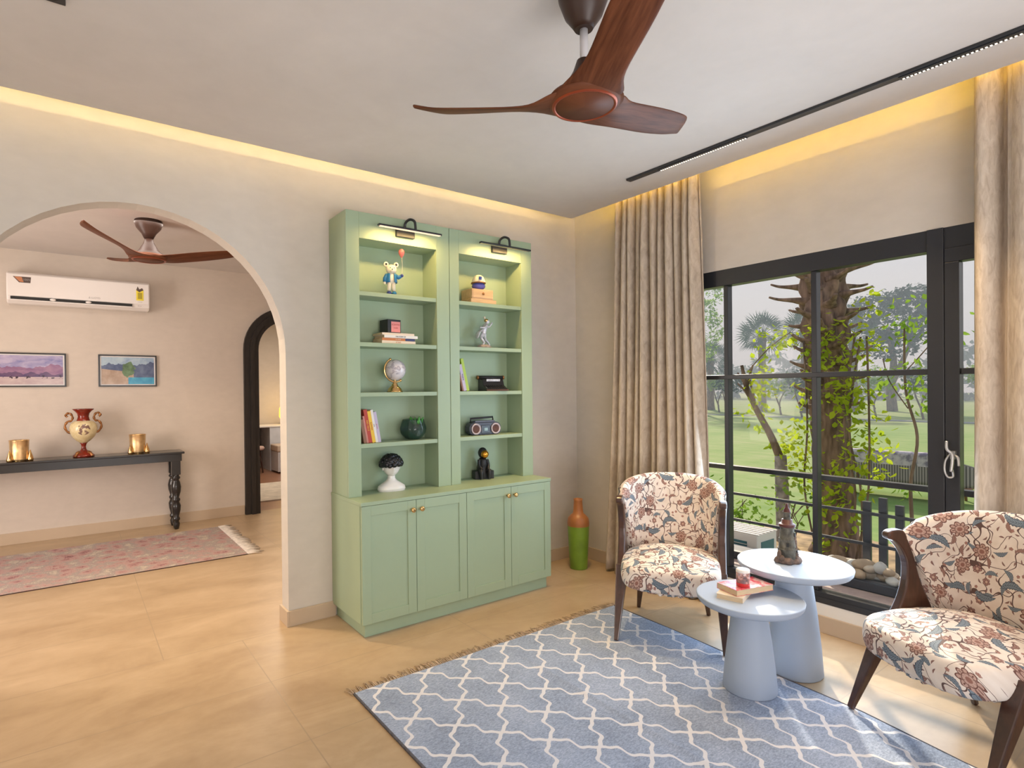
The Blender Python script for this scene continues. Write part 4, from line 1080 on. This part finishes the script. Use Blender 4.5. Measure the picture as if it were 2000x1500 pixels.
# ---- seated black figure with gold ball head
sf = thing('abstract_figurine', 'black seated figurine with a gold ball for a face, bottom right shelf', 'figurine', (2.444, 3.365, .80), R(-15))
f = MB()
f.tube(catmull([(0, .015, .035), (0, .018, .08), (0, .008, .12), (0, 0, .150)], 4), [.046, .046, .046, .046, .046, .045, .044, .043, .041, .039, .036, .032, .026], 14, sq=(.8, 1.0))
f.box(-.070, -.025, 0, .075, .045, .058)
for s in (-1, 1):
    f.tube(catmull([(s*.022, .0, .045), (s*.032, -.045, .060), (s*.030, -.050, .02), (s*.030, -.052, .004)], 4), [.020, .020, .019, .018, .017, .017, .016, .015, .014, .013, .012, .012, .012], 10)
    f.tube(catmull([(s*.030, 0, .138), (s*.036, -.016, .098), (s*.022, -.042, .070)], 4), [.013, .013, .012, .012, .011, .011, .010, .010, .010], 10)
f.build('body', M_BLACKMAT, sf, .003)
MB().grid(lambda u, v: (.034*math.sin(PI*v)*math.cos(2*PI*u), .006+.034*math.sin(PI*v)*math.sin(2*PI*u), .188-.040*math.cos(PI*v)), 24, 16, closed_u=True).build('hood', M_BLACKMAT, sf)
MB().ball((.006, -.020, .180), .029, 24, 16).build('gold_ball', mat('amber_gold_ball', (.80, .36, .05), .15, .9, var=.05), sf)

# ------------------------------------------------------------------ floor vase
fv = thing('floor_vase', 'tall green floor vase with terracotta shoulder and neck, in the corner', 'vase', (3.325, 3.275, 0))
def vm(name, c): return mat(name, c, .35, var=.18, scale=7)
prof_g = [(.0, 0), (.066, 0), (.070, .006), (.076, .12), (.084, .28), (.087, .345)]
prof_t = [(.087, .345), (.088, .37), (.082, .405), (.060, .430), (.042, .445), (.038, .48), (.034, .545), (.038, .560), (.030, .560), (.026, .48)]
MB().lathe(prof_g, seg=40, cap=False).build('body', vm('apple_green_glaze', (.20, .34, .035)), fv)
MB().lathe(prof_t, seg=40, cap=False).build('neck', vm('terracotta_glaze', (.42, .16, .05)), fv)

# ------------------------------------------------------------------ on the side tables
book('older cream paperback, under the pink covered one on the small side table', .200, .118, .024, MCOV, (2.503, 1.422, .4525), (0, 0, R(16)), 'paperbacks on the small side table')
def pinkmat():
    t = T('pink_marbled_cover'); n = t.noise(t.coord(), 16, 4, .6, dist=1.2)
    t.set(t.p, Base_Color=t.ramp(n, [(.35, (.62, .03, .08)), (.5, (.70, .18, .20)), (.62, (.76, .58, .58)), (.75, (.80, .76, .76))]), Roughness=.25); return t.mat
pb = thing('book', 'pink and white paperback, top of the pair on the small side table', 'book', (2.502, 1.450, .477), R(-15), 'paperbacks on the small side table')
MB().box(0, 0, 0, .235, .002, .0).build('spine', MCOV, pb) if False else None
MB().box(0, 0, 0, .225, .125, .0015).box(0, 0, .0265, .225, .125, .028).box(0, .1235, .0015, .225, .125, .0265).build('cover', pinkmat(), pb)
MB().box(.0015, .001, .0015, .222, .1235, .0265).build('pages', M_PAPER, pb)
mg = thing('candle_jar', 'pink and grey printed candle jar with white lid, standing on the paperbacks', 'jar', (2.586, 1.468, .505))
def jm():
    t = T('printed_jar_wrap'); v = t.coord(); x, y, z = t.xyz(v); n = t.noise(v, 30, 3, dist=1)
    col = t.ramp(n, [(.3, (.10, .10, .13)), (.48, (.35, .18, .16)), (.56, (.70, .42, .38)), (.7, (.20, .24, .30))])
    t.set(t.p, Base_Color=t.mix(z.lt(.018), col, (.62, .05, .05)), Roughness=.15); return t.mat
MB().lathe([(.0, 0), (.028, 0), (.030, .003), (.030, .066), (.028, .070), (.0, .070)], seg=36, cap=False).build('jar_body', jm(), mg)
MB().lathe([(.0305, .067), (.0305, .078), (.028, .0805), (.0, .081)], seg=36, cap=False).build('lid', M_WHITECER, mg)
# lighthouse
lh = thing('lighthouse_model', 'carved dark stone lighthouse ornament with maroon roof on the larger side table', 'model', (2.967, 1.447, .552), R(-20)); lh.scale = (1.1, 1.1, 1.22)
MST = mat('grey_green_carved_stone', (.105, .10, .08), .7, var=.65, scale=38, bump=1); MRK = mat('brown_rock', (.14, .095, .075), .8, var=.6, scale=45, bump=1); MMR = mat('dark_maroon_roof', (.085, .020, .018), .45, var=.3)
g = MB()
def rock(u, v):
    a = 2*PI*u; pr = [(.0, 0), (.056, 0), (.061, .008), (.056, .020), (.044, .030), (.0, .034)]
    s = v*(len(pr)-1); i = min(int(s), len(pr)-2); k = s-i; r = pr[i][0]*(1-k)+pr[i+1][0]*k; z = pr[i][1]*(1-k)+pr[i+1][1]*k
    r *= 1+.08*math.sin(5*a)+.06*math.sin(9*a+1); return (r*math.cos(a)+.004, r*.8*math.sin(a), z)
g.grid(rock, 48, 12, closed_u=True)
rnd = random.Random(3)
for k in range(150):
    z = rnd.uniform(.01, .12); rr = .042-.12*z; a = rnd.uniform(-75, 35); g.ball((rr*math.cos(R(a))+.004, rr*math.sin(R(a)), z), rnd.uniform(.004, .007), 6, 4)
g.ball((-.050, -.005, .035), .014, 8, 6, sc=(.7, .7, 1.6)); g.ball((-.046, -.016, .026), .012, 8, 6)
g.build('rock_base', MRK, lh)
MB().lathe([(.040, .02), (.0395, .055), (.041, .057), (.041, .060), (.0365, .062), (.034, .095), (.0355, .097), (.0355, .100), (.032, .102), (.0285, .142), (.034, .150)], seg=32).build('tower', MST, lh)
MB().lathe([(.034, .150), (.036, .152), (.036, .160), (.032, .163), (.024, .163), (.0225, .180), (.0, .181)], seg=32, cap=False).build('gallery', MMR, lh)
MB().lathe([(.016, .180), (.0145, .205), (.017, .207), (.017, .212), (.0, .213)], seg=24, cap=False).build('lantern_room', MST, lh)
MB().lathe([(.0165, .211), (.013, .222), (.008, .228), (.006, .238), (.003, .246), (.0, .247)], seg=20, cap=False).build('roof', MMR, lh)
for (a, z, r) in ((-60, .112, .031), (-130, .072, .037), (-60, .040, .040)):
    MB().box(-.005, -.003, 0, .005, .001, .016, T=Matrix.Rotation(R(a+90), 4, 'Z') @ Matrix.Translation((0, -r, z))).build('window', M_DARK, lh)

# ------------------------------------------------------------------ garden outside the window
GZ = -.60
def lawn_mat():
    t = T('mown_lawn_grass'); v = t.coord()
    a = t.noise(t.mapping(v, (.25, 1, 1)), .35, 4, .6); b_ = t.noise(t.mapping(v, (2.2, .6, 1)), 1.2, 5, .7); c_ = t.noise(v, 40, 3)
    t.set(t.p, Base_Color=t.ramp(a*.45+b_*.35+c_*.2, [(.36, (.16, .29, .075)), (.5, (.25, .36, .12)), (.64, (.38, .41, .21))]), Roughness=.9)
    t.p.inputs['Specular IOR Level'].default_value = .1; return t.mat
lw = MB().grid(lambda u, v: (3.9+180*u*u, -70+190*v, GZ+.04*math.sin(v*40)*u), 40, 60).build('lawn', lawn_mat()); lw['kind'] = 'structure'
tag(lw, None, None)
dirt = MB()
def bed(u, v):
    x = 5.0+4.3*u; y = .8+4.2*v; return (x, y, GZ-.03+.07*math.sin(PI*min(1, max(0, u)))*math.sin(PI*v)+.012*math.sin(x*7)*math.sin(y*9))
sb = MB().grid(bed, 30, 30).build('planting_bed', mat('dry_leaf_litter', (.38, .27, .15), .95, var=.5, scale=5)); sb['kind'] = 'structure'
plz = struct('terrace_slab', MB().box(3.88, -3, -.62, 4.24, 6, .155).box(4.02, -3, .155, 4.20, 6, .225).box(4.24, -3, -.62, 5.0, 6, -.26), mat('grey_terrace_concrete', (.34, .34, .35), .85, var=.2, scale=4))
pth = struct('garden_path', MB().box(38.5, -60, GZ-.05, 39.4, 90, GZ+.03), mat('grey_path', (.25, .27, .30), .8))

# railing with staggered pickets
rl = thing('garden_railing', 'charcoal horizontal railing with three staggered pickets outside the window', 'railing', (4.17, 1.4, .155))
MR = mat('slate_grey_railing_paint', (.055, .062, .078), .4)
MB().box(-.028, -2.4, .655, .028, 2.6, .690).build('top_rail', M_BLACK, rl, .004)
for z in (.462, .262): MB().box(-.008, -2.4, z, .008, 2.6, z+.020).build('rail', MR, rl, .002)
MB().box(-.205, -2.4, .032, -.165, 2.6, .085).build('base_rail', MR, rl, .003)
for (y, h, w) in ((.135, .545, .046), (.045, .580, .046), (-.045, .545, .046)): MB().box(.010, y-w/2, .066, .034, y+w/2, h).build('picket', MR, rl, .002)
for y in (-2.2, 2.4): MB().box(-.02, y-.02, 0, .02, y+.02, .66).build('post', MR, rl, .002)

# pebbles
rnd = random.Random(21)
base = None
MST_ = [mat('cream_pebble', (.62, .54, .44), .6, var=.25, scale=12), mat('tan_pebble', (.52, .40, .28), .6, var=.25, scale=12), mat('grey_white_pebble', (.60, .60, .58), .6, var=.2, scale=12)]
protos = []
for k in range(3):
    def st(u, v, k=k):
        a = 2*PI*u; p = PI*v; r = 1+.10*math.sin(2*a+k)*math.sin(p)+.07*math.cos(3*p+k)
        return (.052*r*math.sin(p)*math.cos(a), .042*r*math.sin(p)*math.sin(a), .038-.038*r*math.cos(p))
    protos.append(st)
k = 0; meshes = {}
spots = []
for j in range(22):
    y = 1.16+.036*j+rnd.uniform(-.01, .01); x = rnd.choice((4.035, 4.10))+rnd.uniform(-.012, .012); spots.append((x, y, .226))
for j in range(8): spots.append((4.07+rnd.uniform(-.015, .015), 1.38+.045*j, .275))
names = ['cream', 'tan', 'grey white']
for j, (x, y, z) in enumerate(spots):
    q = j % 3
    if q not in meshes:
        o = MB().grid(protos[q], 16, 10, closed_u=True).build('pebble', MST_[q]); meshes[q] = o
    else:
        o = meshes[q].copy(); COL.objects.link(o)
    s = rnd.uniform(.7, 1.15); o.location = (x, y, z); o.scale = (s, s, s*rnd.uniform(.8, 1.1)); o.rotation_euler = (0, 0, rnd.uniform(0, 6))
    tag(o, names[q]+' rounded pebble piled at the foot of the railing', 'pebble', names[q]+' pebbles by the railing')

# outdoor condenser
oc = thing('condenser_unit', 'white outdoor air conditioner unit with teal coil, beyond the railing behind the left armchair', 'air conditioner', (4.44, 2.74, -.26))
MB().box(-.15, -.42, .02, .15, .42, .56).build('casing', M_AC, oc, .008)
for k in range(11): MB().box(-.15+.027*k+.004, -.43, .56, -.15+.027*k+.020, .43, .566).build('top_rib', M_AC, oc) if k % 2 == 0 else None
tc = mat('teal_coil_fins', (.05, .16, .20), .4, var=.3, scale=60, stretch=(1, 1, 20))
MB().box(-.154, -.34, .07, -.150, .39, .50).build('front_coil', tc, oc)
MB().box(-.09, -.424, .10, .10, -.420, .50).build('side_coil', tc, oc)
gr = MB()
for k in range(14): gr.box(-.158, -.34, .085+.030*k, -.154, .39, .090+.030*k)
gr.build('front_grille', M_AC, oc)
for y in (-.3, .3): MB().box(-.14, y-.03, 0, .14, y+.03, .02).build('foot', M_DARK, oc)

# ------------------------------------------------------------------ vegetation
def leafmat(name, c1, c2, tr=.5):
    t = T(name); n = t.noise(t.coord(), 1.7, 3); col = t.ramp(n, [(.3, c1), (.7, c2)])
    t.nt.nodes.remove(t.p)
    d = t.new('ShaderNodeBsdfDiffuse'); tl_ = t.new('ShaderNodeBsdfTranslucent'); mx = t.new('ShaderNodeMixShader'); mx.inputs[0].default_value = tr
    t.link(col, d.inputs[0]); t.link(col, tl_.inputs[0]); t.nt.links.new(d.outputs[0], mx.inputs[1]); t.nt.links.new(tl_.outputs[0], mx.inputs[2]); t.nt.links.new(mx.outputs[0], t.out.inputs[0])
    return t.mat
L_BRIGHT = leafmat('bright_yellow_green_leaf', (.30, .46, .03), (.58, .66, .05), .55)
L_MID = leafmat('fresh_green_leaf', (.14, .30, .04), (.34, .50, .07), .5)
L_DARK = leafmat('deep_green_leaf', (.018, .055, .035), (.05, .11, .06), .15)
L_PALM = leafmat('grey_green_frond', (.035, .085, .06), (.075, .15, .09), .15)
BARK = mat('grey_brown_bark', (.17, .12, .09), .9, var=.5, scale=9, bump=1, stretch=(1, 1, .4))
BARKP = mat('fibrous_palm_bark', (.20, .135, .10), .95, var=.6, scale=7, bump=1, stretch=(2.5, 2.5, .5))
BARKL = mat('pale_grey_bark', (.30, .27, .28), .9, var=.5, scale=12, bump=1)
def leaves(mb, c, n, spread, size, rnd, droop=.3):
    for _ in range(n):
        p = Vector(c)+Vector((rnd.gauss(0, spread[0]), rnd.gauss(0, spread[1]), rnd.gauss(0, spread[2])))
        d = Vector((rnd.uniform(-1, 1), rnd.uniform(-1, 1), rnd.uniform(-1, .6)-droop)).normalized(); s = size*rnd.uniform(.6, 1.25)
        w = d.cross(Vector((rnd.uniform(-.5, .5), rnd.uniform(-.5, .5), 1))).normalized()*s*.30; nn = d.cross(w).normalized()*s*.08
        a = p; t_ = p+d*s; m1 = p+d*s*.35; m2 = p+d*s*.7
        mb.add([a, m1+w+nn, m2+w*.8+nn, t_, m2-w*.8+nn, m1-w+nn, m1, m2], [(0, 6, 1), (1, 6, 7, 2), (2, 7, 3), (0, 5, 6), (5, 4, 7, 6), (4, 3, 7)], 0, True)

# near date palm with cut frond stubs
pt = thing('palm_trunk', 'thick rough palm trunk with cut frond stubs close outside the window', 'palm tree', (7.51, 3.07, GZ))
rnd = random.Random(8)
def trunk(u, v):
    a = 2*PI*u; z = 4.3*v
    r = (.30-.10*min(1, z/.5)) if z < .5 else (.20+.035*max(0, (z-2.0))/1.5 if z < 3.4 else .235)
    if z < .5: r = .30-.10*math.sin(min(1, z/.5)*PI/2)
    rough = .012 if z < 1.7 else .03
    r += rough*math.sin(a*7+z*9)+rough*.8*math.sin(a*4-z*16)
    return (r*math.cos(a)-.02*z, r*math.sin(a)+.035*z*(1 if z > 1 else z), z)
MB().grid(trunk, 48, 90, closed_u=True).build('trunk', BARKP, pt)
for k in range(64):
    z = 1.75+2.4*k/63; a = k*2.399; r0 = .19+.03*(z-1.75)
    cx, cy = -.02*z, .035*z; L = rnd.uniform(.18, .34) if z < 2.9 else rnd.uniform(.28, .44)
    d = Vector((math.cos(a), math.sin(a), 0)); up_ = rnd.uniform(.2, .7)
    p0 = Vector((cx, cy, z))+d*r0*.8; p1 = p0+d*L*.35+Vector((0, 0, L*.06)); p2 = p0+d*L*.75+Vector((0, 0, L*up_*.35)); p3 = p0+d*L+Vector((0, 0, L*up_*.62))
    st_ = MB().tube(catmull([p0, p1, p2, p3], 3), [.11, .10, .085, .065, .052, .042, .036, .032, .028, .026], 6, sq=(.5, 1.0))
    st_.build('frond_stub', BARKP, pt)
# creeper on the palm
cr = thing('creeper', 'bright yellow green climbing plant growing up around the palm trunk', 'plant', (7.35, 3.05, GZ))
mb = MB(); rnd = random.Random(31)
for (dx, dy, z, n, s) in ((-.2, .05, 2.55, 60, .16), (-.2, -.20, 2.45, 70, .18), (-.15, -.42, 2.6, 34, .14), (-.2, -.22, 2.15, 75, .16), (-.2, .12, 2.05, 20, .12), (-.2, -.30, 1.85, 75, .14), (-.15, -.38, 1.5, 55, .13), (-.2, .22, 1.55, 36, .12), (-.2, .22, 1.2, 36, .11),
                         (-.2, -.32, 1.15, 55, .14), (-.2, .20, .85, 30, .10), (-.2, -.12, .95, 46, .12), (-.2, -.05, .65, 36, .12), (-.15, -.48, 2.95, 22, .10), (-.2, -.3, .55, 26, .12), (-.2, -.02, -.15+.3, 20, .10), (-.15, -.55, 1.3, 20, .12), (-.1, -.45, 1.05, 26, .1)):
    leaves(mb, (dx, dy, z), int(n*1.25), (.08, s*.85, s*1.05), .085, rnd)
mb.build('foliage', L_BRIGHT, cr)
sm = MB()
for (y0_, y1_, y2_) in ((-.15, -.30, -.20), (-.25, -.42, -.45), (.15, .25, .2), (-.3, -.36, -.25)):
    sm.tube(catmull([(-.05, y0_, 0), (-.15, y1_, .8), (-.18, y2_, 1.6), (-.15, y1_, 2.6)], 6), .011, 6)
sm.build('stem', BARK, cr)

# small tree left of the lighthouse
t2 = thing('small_tree', 'slim pale trunked tree with a lopped leaning branch, left of the palm', 'tree', (7.55, 3.72, GZ))
tm = MB(); tm.tube(catmull([(0, 0, 0), (.0, .02, .6), (-.02, .03, 1.15)], 6), [.095, .092, .09, .087, .085, .083, .081, .08, .078, .076, .074, .072, .07], 12)
tm.build('trunk', BARKL, t2)
br = MB(); br.tube(catmull([(-.02, .03, 1.10), (-.01, .16, 1.4), (.0, .36, 1.75), (.02, .50, 2.05), (.0, .56, 2.35)], 6), [.055-.0014*k for k in range(25)], 8)
for (a, b2, z0_, z1_) in ((.46, .62, 1.95, 2.25), (.42, .62, 1.85, 2.1), (.50, .40, 2.0, 2.35), (.36, .46, 1.72, 2.2)):
    br.tube([(0, a, z0_), (0, (a+b2)/2, (z0_+z1_)/2+.03), (0, b2, z1_)], [.022, .016, .011], 6)
br.tube(catmull([(0, .48, 2.25), (0, .25, 2.50), (0, .05, 2.66), (.0, -.1, 2.75)], 5), .007, 5)
br.build('branch', BARK, t2)
mb = MB(); rnd = random.Random(12)
for (y, z, n, s) in ((.30, 2.05, 60, .10), (.24, 2.25, 40, .09), (.34, 1.82, 40, .10), (.30, 2.48, 20, .07), (.05, 2.68, 34, .09), (.25, 2.75, 22, .06), (-.1, 2.62, 26, .08), (-.12, 1.35, 46, .11), (.05, 1.2, 20, .07), (.62, 1.70, 10, .05), (.30, 1.55, 14, .08), (-.12, .95, 30, .10)): leaves(mb, (0, y, z), n, (.08, s, s), .085, rnd)
mb.build('foliage', L_BRIGHT, t2)
# slender shrub tree right of the palm
t3 = thing('sapling', 'slender sapling with sparse bright leaves in front of the garden sofa', 'tree', (7.3, 2.25, GZ))
tm = MB(); tm.tube(catmull([(0, .02, 0), (0, .0, .5), (.0, .01, 1.0), (0, -.05, 1.5), (0, .05, 2.0), (0, .06, 2.7)], 6), [.022-.0004*k for k in range(31)], 7)
tm.tube(catmull([(0, .03, 1.8), (0, .20, 2.1), (0, .26, 2.35)], 5), .006, 5); tm.tube(catmull([(0, .05, 2.2), (0, -.18, 2.5), (0, -.25, 2.7)], 5), .006, 5); tm.build('trunk', BARK, t3)
mb = MB()
for (y, z, n, s) in ((-.05, 2.72, 60, .14), (-.25, 2.62, 40, .10), (.12, 2.62, 20, .09), (-.12, 2.15, 46, .12), (.12, 2.2, 18, .08), (-.15, 1.9, 26, .09), (-.33, 1.85, 10, .06), (.04, .92, 14, .04), (.25, 2.05, 14, .07)): leaves(mb, (0, y, z), n, (.08, s, s), .08, rnd)
mb.build('foliage', L_MID, t3)
# low shrubs behind the condenser
for (x, y, z, n, lab) in ((6.9, 4.05, .18, 210, 'low leafy green shrub behind the outdoor unit, left of the small tree'), (7.2, 3.45, .30, 70, 'sparse low green shrub between the small tree and the palm')):
    s1 = thing('shrub', lab, 'shrub', (x, y, GZ)); mb = MB()
    for k in range(9): leaves(mb, (rnd.uniform(-.2, .2), rnd.uniform(-.3, .3), z+.55*rnd.random()), n//8, (.09, .10, .12), .085, rnd)
    mb.build('foliage', L_MID, s1)
    sm = MB()
    for k in range(7): sm.tube([(0, 0, 0), (rnd.uniform(-.1, .1), rnd.uniform(-.1, .1), .35), (rnd.uniform(-.15, .15), rnd.uniform(-.2, .2), .62)], .005, 5)
    sm.build('stem', BARK, s1)

# garden sofa and chair (rope backs toward the house)
ROPE = T('grey_woven_rope'); _v = ROPE.coord(); _x, _y, _z = ROPE.xyz(_v); _s = ((_y*160).sin()*.5+.5)
ROPE.set(ROPE.p, Base_Color=ROPE.ramp(_s, [(.1, (.09, .085, .08)), (.6, (.34, .31, .29))]), Roughness=.85); M_ROPE = ROPE.mat
M_CUSH = T('mauve_grey_print_cushion'); _n = M_CUSH.noise(M_CUSH.coord(), 9, 4); M_CUSH.set(M_CUSH.p, Base_Color=M_CUSH.ramp(_n, [(.40, (.22, .20, .27)), (.5, (.48, .44, .50)), (.6, (.58, .54, .57))]), Roughness=.9); M_CUSH = M_CUSH.mat
TEAK = mat('brown_teak', (.24, .13, .07), .6, var=.3)
def sofa(label, w, loc, rz, ncush):
    t = thing('garden_sofa' if ncush > 1 else 'garden_chair', label, 'sofa' if ncush > 1 else 'chair', loc, rz)
    # local: y along the width, -x faces the house (back side)
    def back(u, v):
        y = -w/2+w*u; e = abs(2*u-1); x = .0+.30*max(0, (e-.86)/.14)**2; return (x, y, .30+.42*v-.10*max(0, (e-.8)/.2)**2*v)
    MB().grid(back, 60, 6).build('rope_back', M_ROPE, t, solid=.03)
    MB().tube([Vector(back(k/60, 1)) for k in range(61)], .018, 8).build('top_frame', mat('grey_aluminium_frame', (.25, .23, .22), .5), t)
    MB().box(.0, -w/2+.03, .27, .72, w/2-.03, .31).build('seat_frame', TEAK, t, .01)
    for k in range(ncush):
        a = -w/2+.14+(w-.28)/ncush*k; b2 = a+(w-.28)/ncush-.01
        MB().box(.05, a, .44, .20, b2, .86, T=Matrix.Rotation(R(-6), 4, 'Y')).build('back_cushion', M_CUSH, t, .05, seg=4)
        MB().box(.10, a, .31, .70, b2, .45).build('seat_cushion', M_CUSH, t, .03, seg=3)
    for (x, y) in ((.05, -w/2+.2), (.05, w/2-.2), (.66, -w/2+.2), (.66, w/2-.2)): MB().tube([(x, y, .28), (x-.02, y*1.02, 0)], [.03, .02], 8).build('leg', TEAK, t)
    return t
sofa('long garden sofa with woven rope back and patterned cushions on the lawn', 2.25, (12.05, 4.02, GZ), R(6), 3)
sofa('garden chair with rope back on the lawn, seen through the right window sash', .75, (11.6, 1.75, GZ), R(-20), 1)

# ------------------------------------------------------------------ far trees
def fan_palm(label, x, y, h, cr_, seed, seg_=1.0):
    t = thing('fan_palm', label, 'palm tree', (x, y, GZ), 0, 'palms beyond the lawn'); rnd = random.Random(seed)
    MB().lathe([(.40, 0), (.32, .5), (.26, h*.5), (.30, h*.86), (.36, h)], seg=16).build('trunk', BARKP, t)
    mb = MB()
    for k in range(30):
        a = k*2.399; e = -50+130*((k*17) % 30)/30; e = R(e)
        d = Vector((math.cos(a)*math.cos(e), math.sin(a)*math.cos(e), math.sin(e))); p0 = Vector((0, 0, h)); st_ = p0+d*cr_*.40
        mb.tube([p0, st_], [.04, .02], 4)
        side0 = d.cross(Vector((0, 0, 1))).normalized(); upv = side0.cross(d).normalized(); ro = rnd.uniform(-1.4, 1.4); side = side0*math.cos(ro)+upv*math.sin(ro)
        for j in range(11):
            b2 = R(-62+124*j/10); dd = (d*math.cos(b2)+side*math.sin(b2)*1.0)*cr_*.60*rnd.uniform(.85, 1.1)
            w = (side*math.cos(b2)-d*math.sin(b2))*cr_*.020
            mb.add([st_, st_+dd*.55+w, st_+dd+Vector((0, 0, -.04*cr_)), st_+dd*.55-w], [(0, 1, 2, 3)])
    mb.build('crown', L_PALM, t)
def crown_tree(name, label, x, y, h, blobs, m, trunks, seed, leafs=.22, dens=1.0, group=None):
    t = thing(name, label, 'tree', (x, y, GZ), 0, group); rnd = random.Random(seed); mb = MB()
    for (dy, z, ry, rz_, n) in blobs:
        for _ in range(int(n*dens)):
            a = rnd.uniform(0, 2*PI); c_ = rnd.uniform(-1, 1); r_ = rnd.uniform(.55, 1.0)**.5; s_q = math.sqrt(1-c_*c_)
            leaves(mb, (ry*r_*s_q*math.cos(a)*.8, dy+ry*r_*s_q*math.sin(a), z+rz_*r_*c_), 3, (.12, .12, .12), leafs, rnd, .1)
    mb.build('foliage', m, t)
    for tr_ in trunks:
        pts = catmull([(0, a, b2) for a, b2 in tr_[1:]], 5); n = len(pts)
        MB().tube(pts, [tr_[0]*(1-.6*k/(n-1)) for k in range(n)], 8).build('trunk', BARK, t)
    return t
fan_palm('tall fan palm with full round crown across the lawn, left of the near palm', 46.5, 24.6, 6.3, 2.2, 1)
fan_palm('fan palm partly hidden behind the near palm trunk', 46.0, 21.0, 6.4, 2.1, 2)
fan_palm('fan palm standing just left of the dense dark tree across the lawn', 49.5, 19.0, 5.6, 1.9, 3)
fan_palm('fan palm at the far left, partly hidden by the left curtain', 47.0, 29.6, 4.6, 2.0, 4)
crown_tree('broad_tree', 'dense dark tree with irregular crown across the lawn, left of the window post', 53.0, 17.6, 9,
    [(0, 7.6, 3.0, 2.0, 420), (-1.4, 8.6, 1.8, 1.2, 160), (1.6, 8.2, 1.6, 1.3, 140), (-2.0, 6.6, 1.3, 1.0, 90), (.2, 5.3, 2.0, 1.1, 150)], L_DARK, [(.40, (0, 0), (.1, 2), (-.1, 4), (.3, 6.5)), (.25, (.1, 2), (-.9, 4.5), (-1.6, 6.5))], 5, .34, 1.6)
crown_tree('eucalyptus_tree', 'tall airy pale tree at the far left of the window view', 40.0, 25.5, 10,
    [(0, 9.4, 1.5, 1.0, 90), (.7, 8.0, 1.5, 1.2, 100), (-.3, 6.4, 1.2, 1.0, 80), (.6, 5.0, 1.4, 1.0, 80), (-1.0, 9.4, .35, .4, 14), (-.9, 7.4, .25, .25, 9)], L_MID, [(.22, (.6, 0), (.5, 4), (.2, 9))], 6, .28)
hz = [(38.5, 27.2, 2.6, 'multi stemmed orchard tree at the far left of the misty row, beside the left curtain'), (42.5, 26.0, 2.9, 'misty orchard tree just left of the tall fan palm trunk'), (38.6, 22.9, 2.8, 'misty orchard tree just right of the tall fan palm trunk'),
      (41.5, 20.6, 2.6, 'misty orchard tree directly left of the near palm trunk'), (39.0, 18.0, 2.9, 'misty orchard tree mostly behind the near palm trunk'), (43, 15.2, 3.0, 'misty orchard tree right of the dense dark tree'),
      (41.5, 12.2, 2.8, 'misty orchard tree beside the dark window post'), (42.5, 9.4, 3.2, 'misty orchard tree seen through the right window sash')]
for i, (x, y, h, lab_) in enumerate(hz):
    crown_tree('orchard_tree', lab_, x, y, h, [(0, h-.3, 1.0, .55, 80), (.5, h-.6, .6, .4, 40), (-.6, h-.7, .5, .4, 35)], L_MID if i % 2 else L_DARK,
        [(.07, (0, 0), (.1, .9), (-.3, 1.8)), (.06, (.05, .5), (.35, 1.3), (.5, 2.1))], 40+i, .22, 1.0, 'orchard trees across the lawn')
crown_tree('hedge', 'long misty tree line on the horizon behind the lawn', 95, 42, 6, [(dy, 2.4+1.3*math.sin(dy*.21)+.6*math.sin(dy*.57), 5.0, 3.0+1.2*math.sin(dy*.3), 150) for dy in range(-60, 40, 6)], L_DARK, [(.3, (0, 0), (0, 2))], 9, 1.1, 1.0)

# morning mist over the lawn
ms = bpy.data.materials.new('morning_mist'); ms.use_nodes = True; nt = ms.node_tree; nt.nodes.clear()
o_ = nt.nodes.new('ShaderNodeOutputMaterial'); vs_ = nt.nodes.new('ShaderNodeVolumeScatter'); vs_.inputs['Color'].default_value = (.66, .80, .92, 1); vs_.inputs['Density'].default_value = .0105; vs_.inputs['Anisotropy'].default_value = 0.0
nt.links.new(vs_.outputs[0], o_.inputs['Volume'])
mist = MB().box(14, -60, GZ-.3, 130, 90, 22).build('mist', ms); mist['kind'] = 'structure'
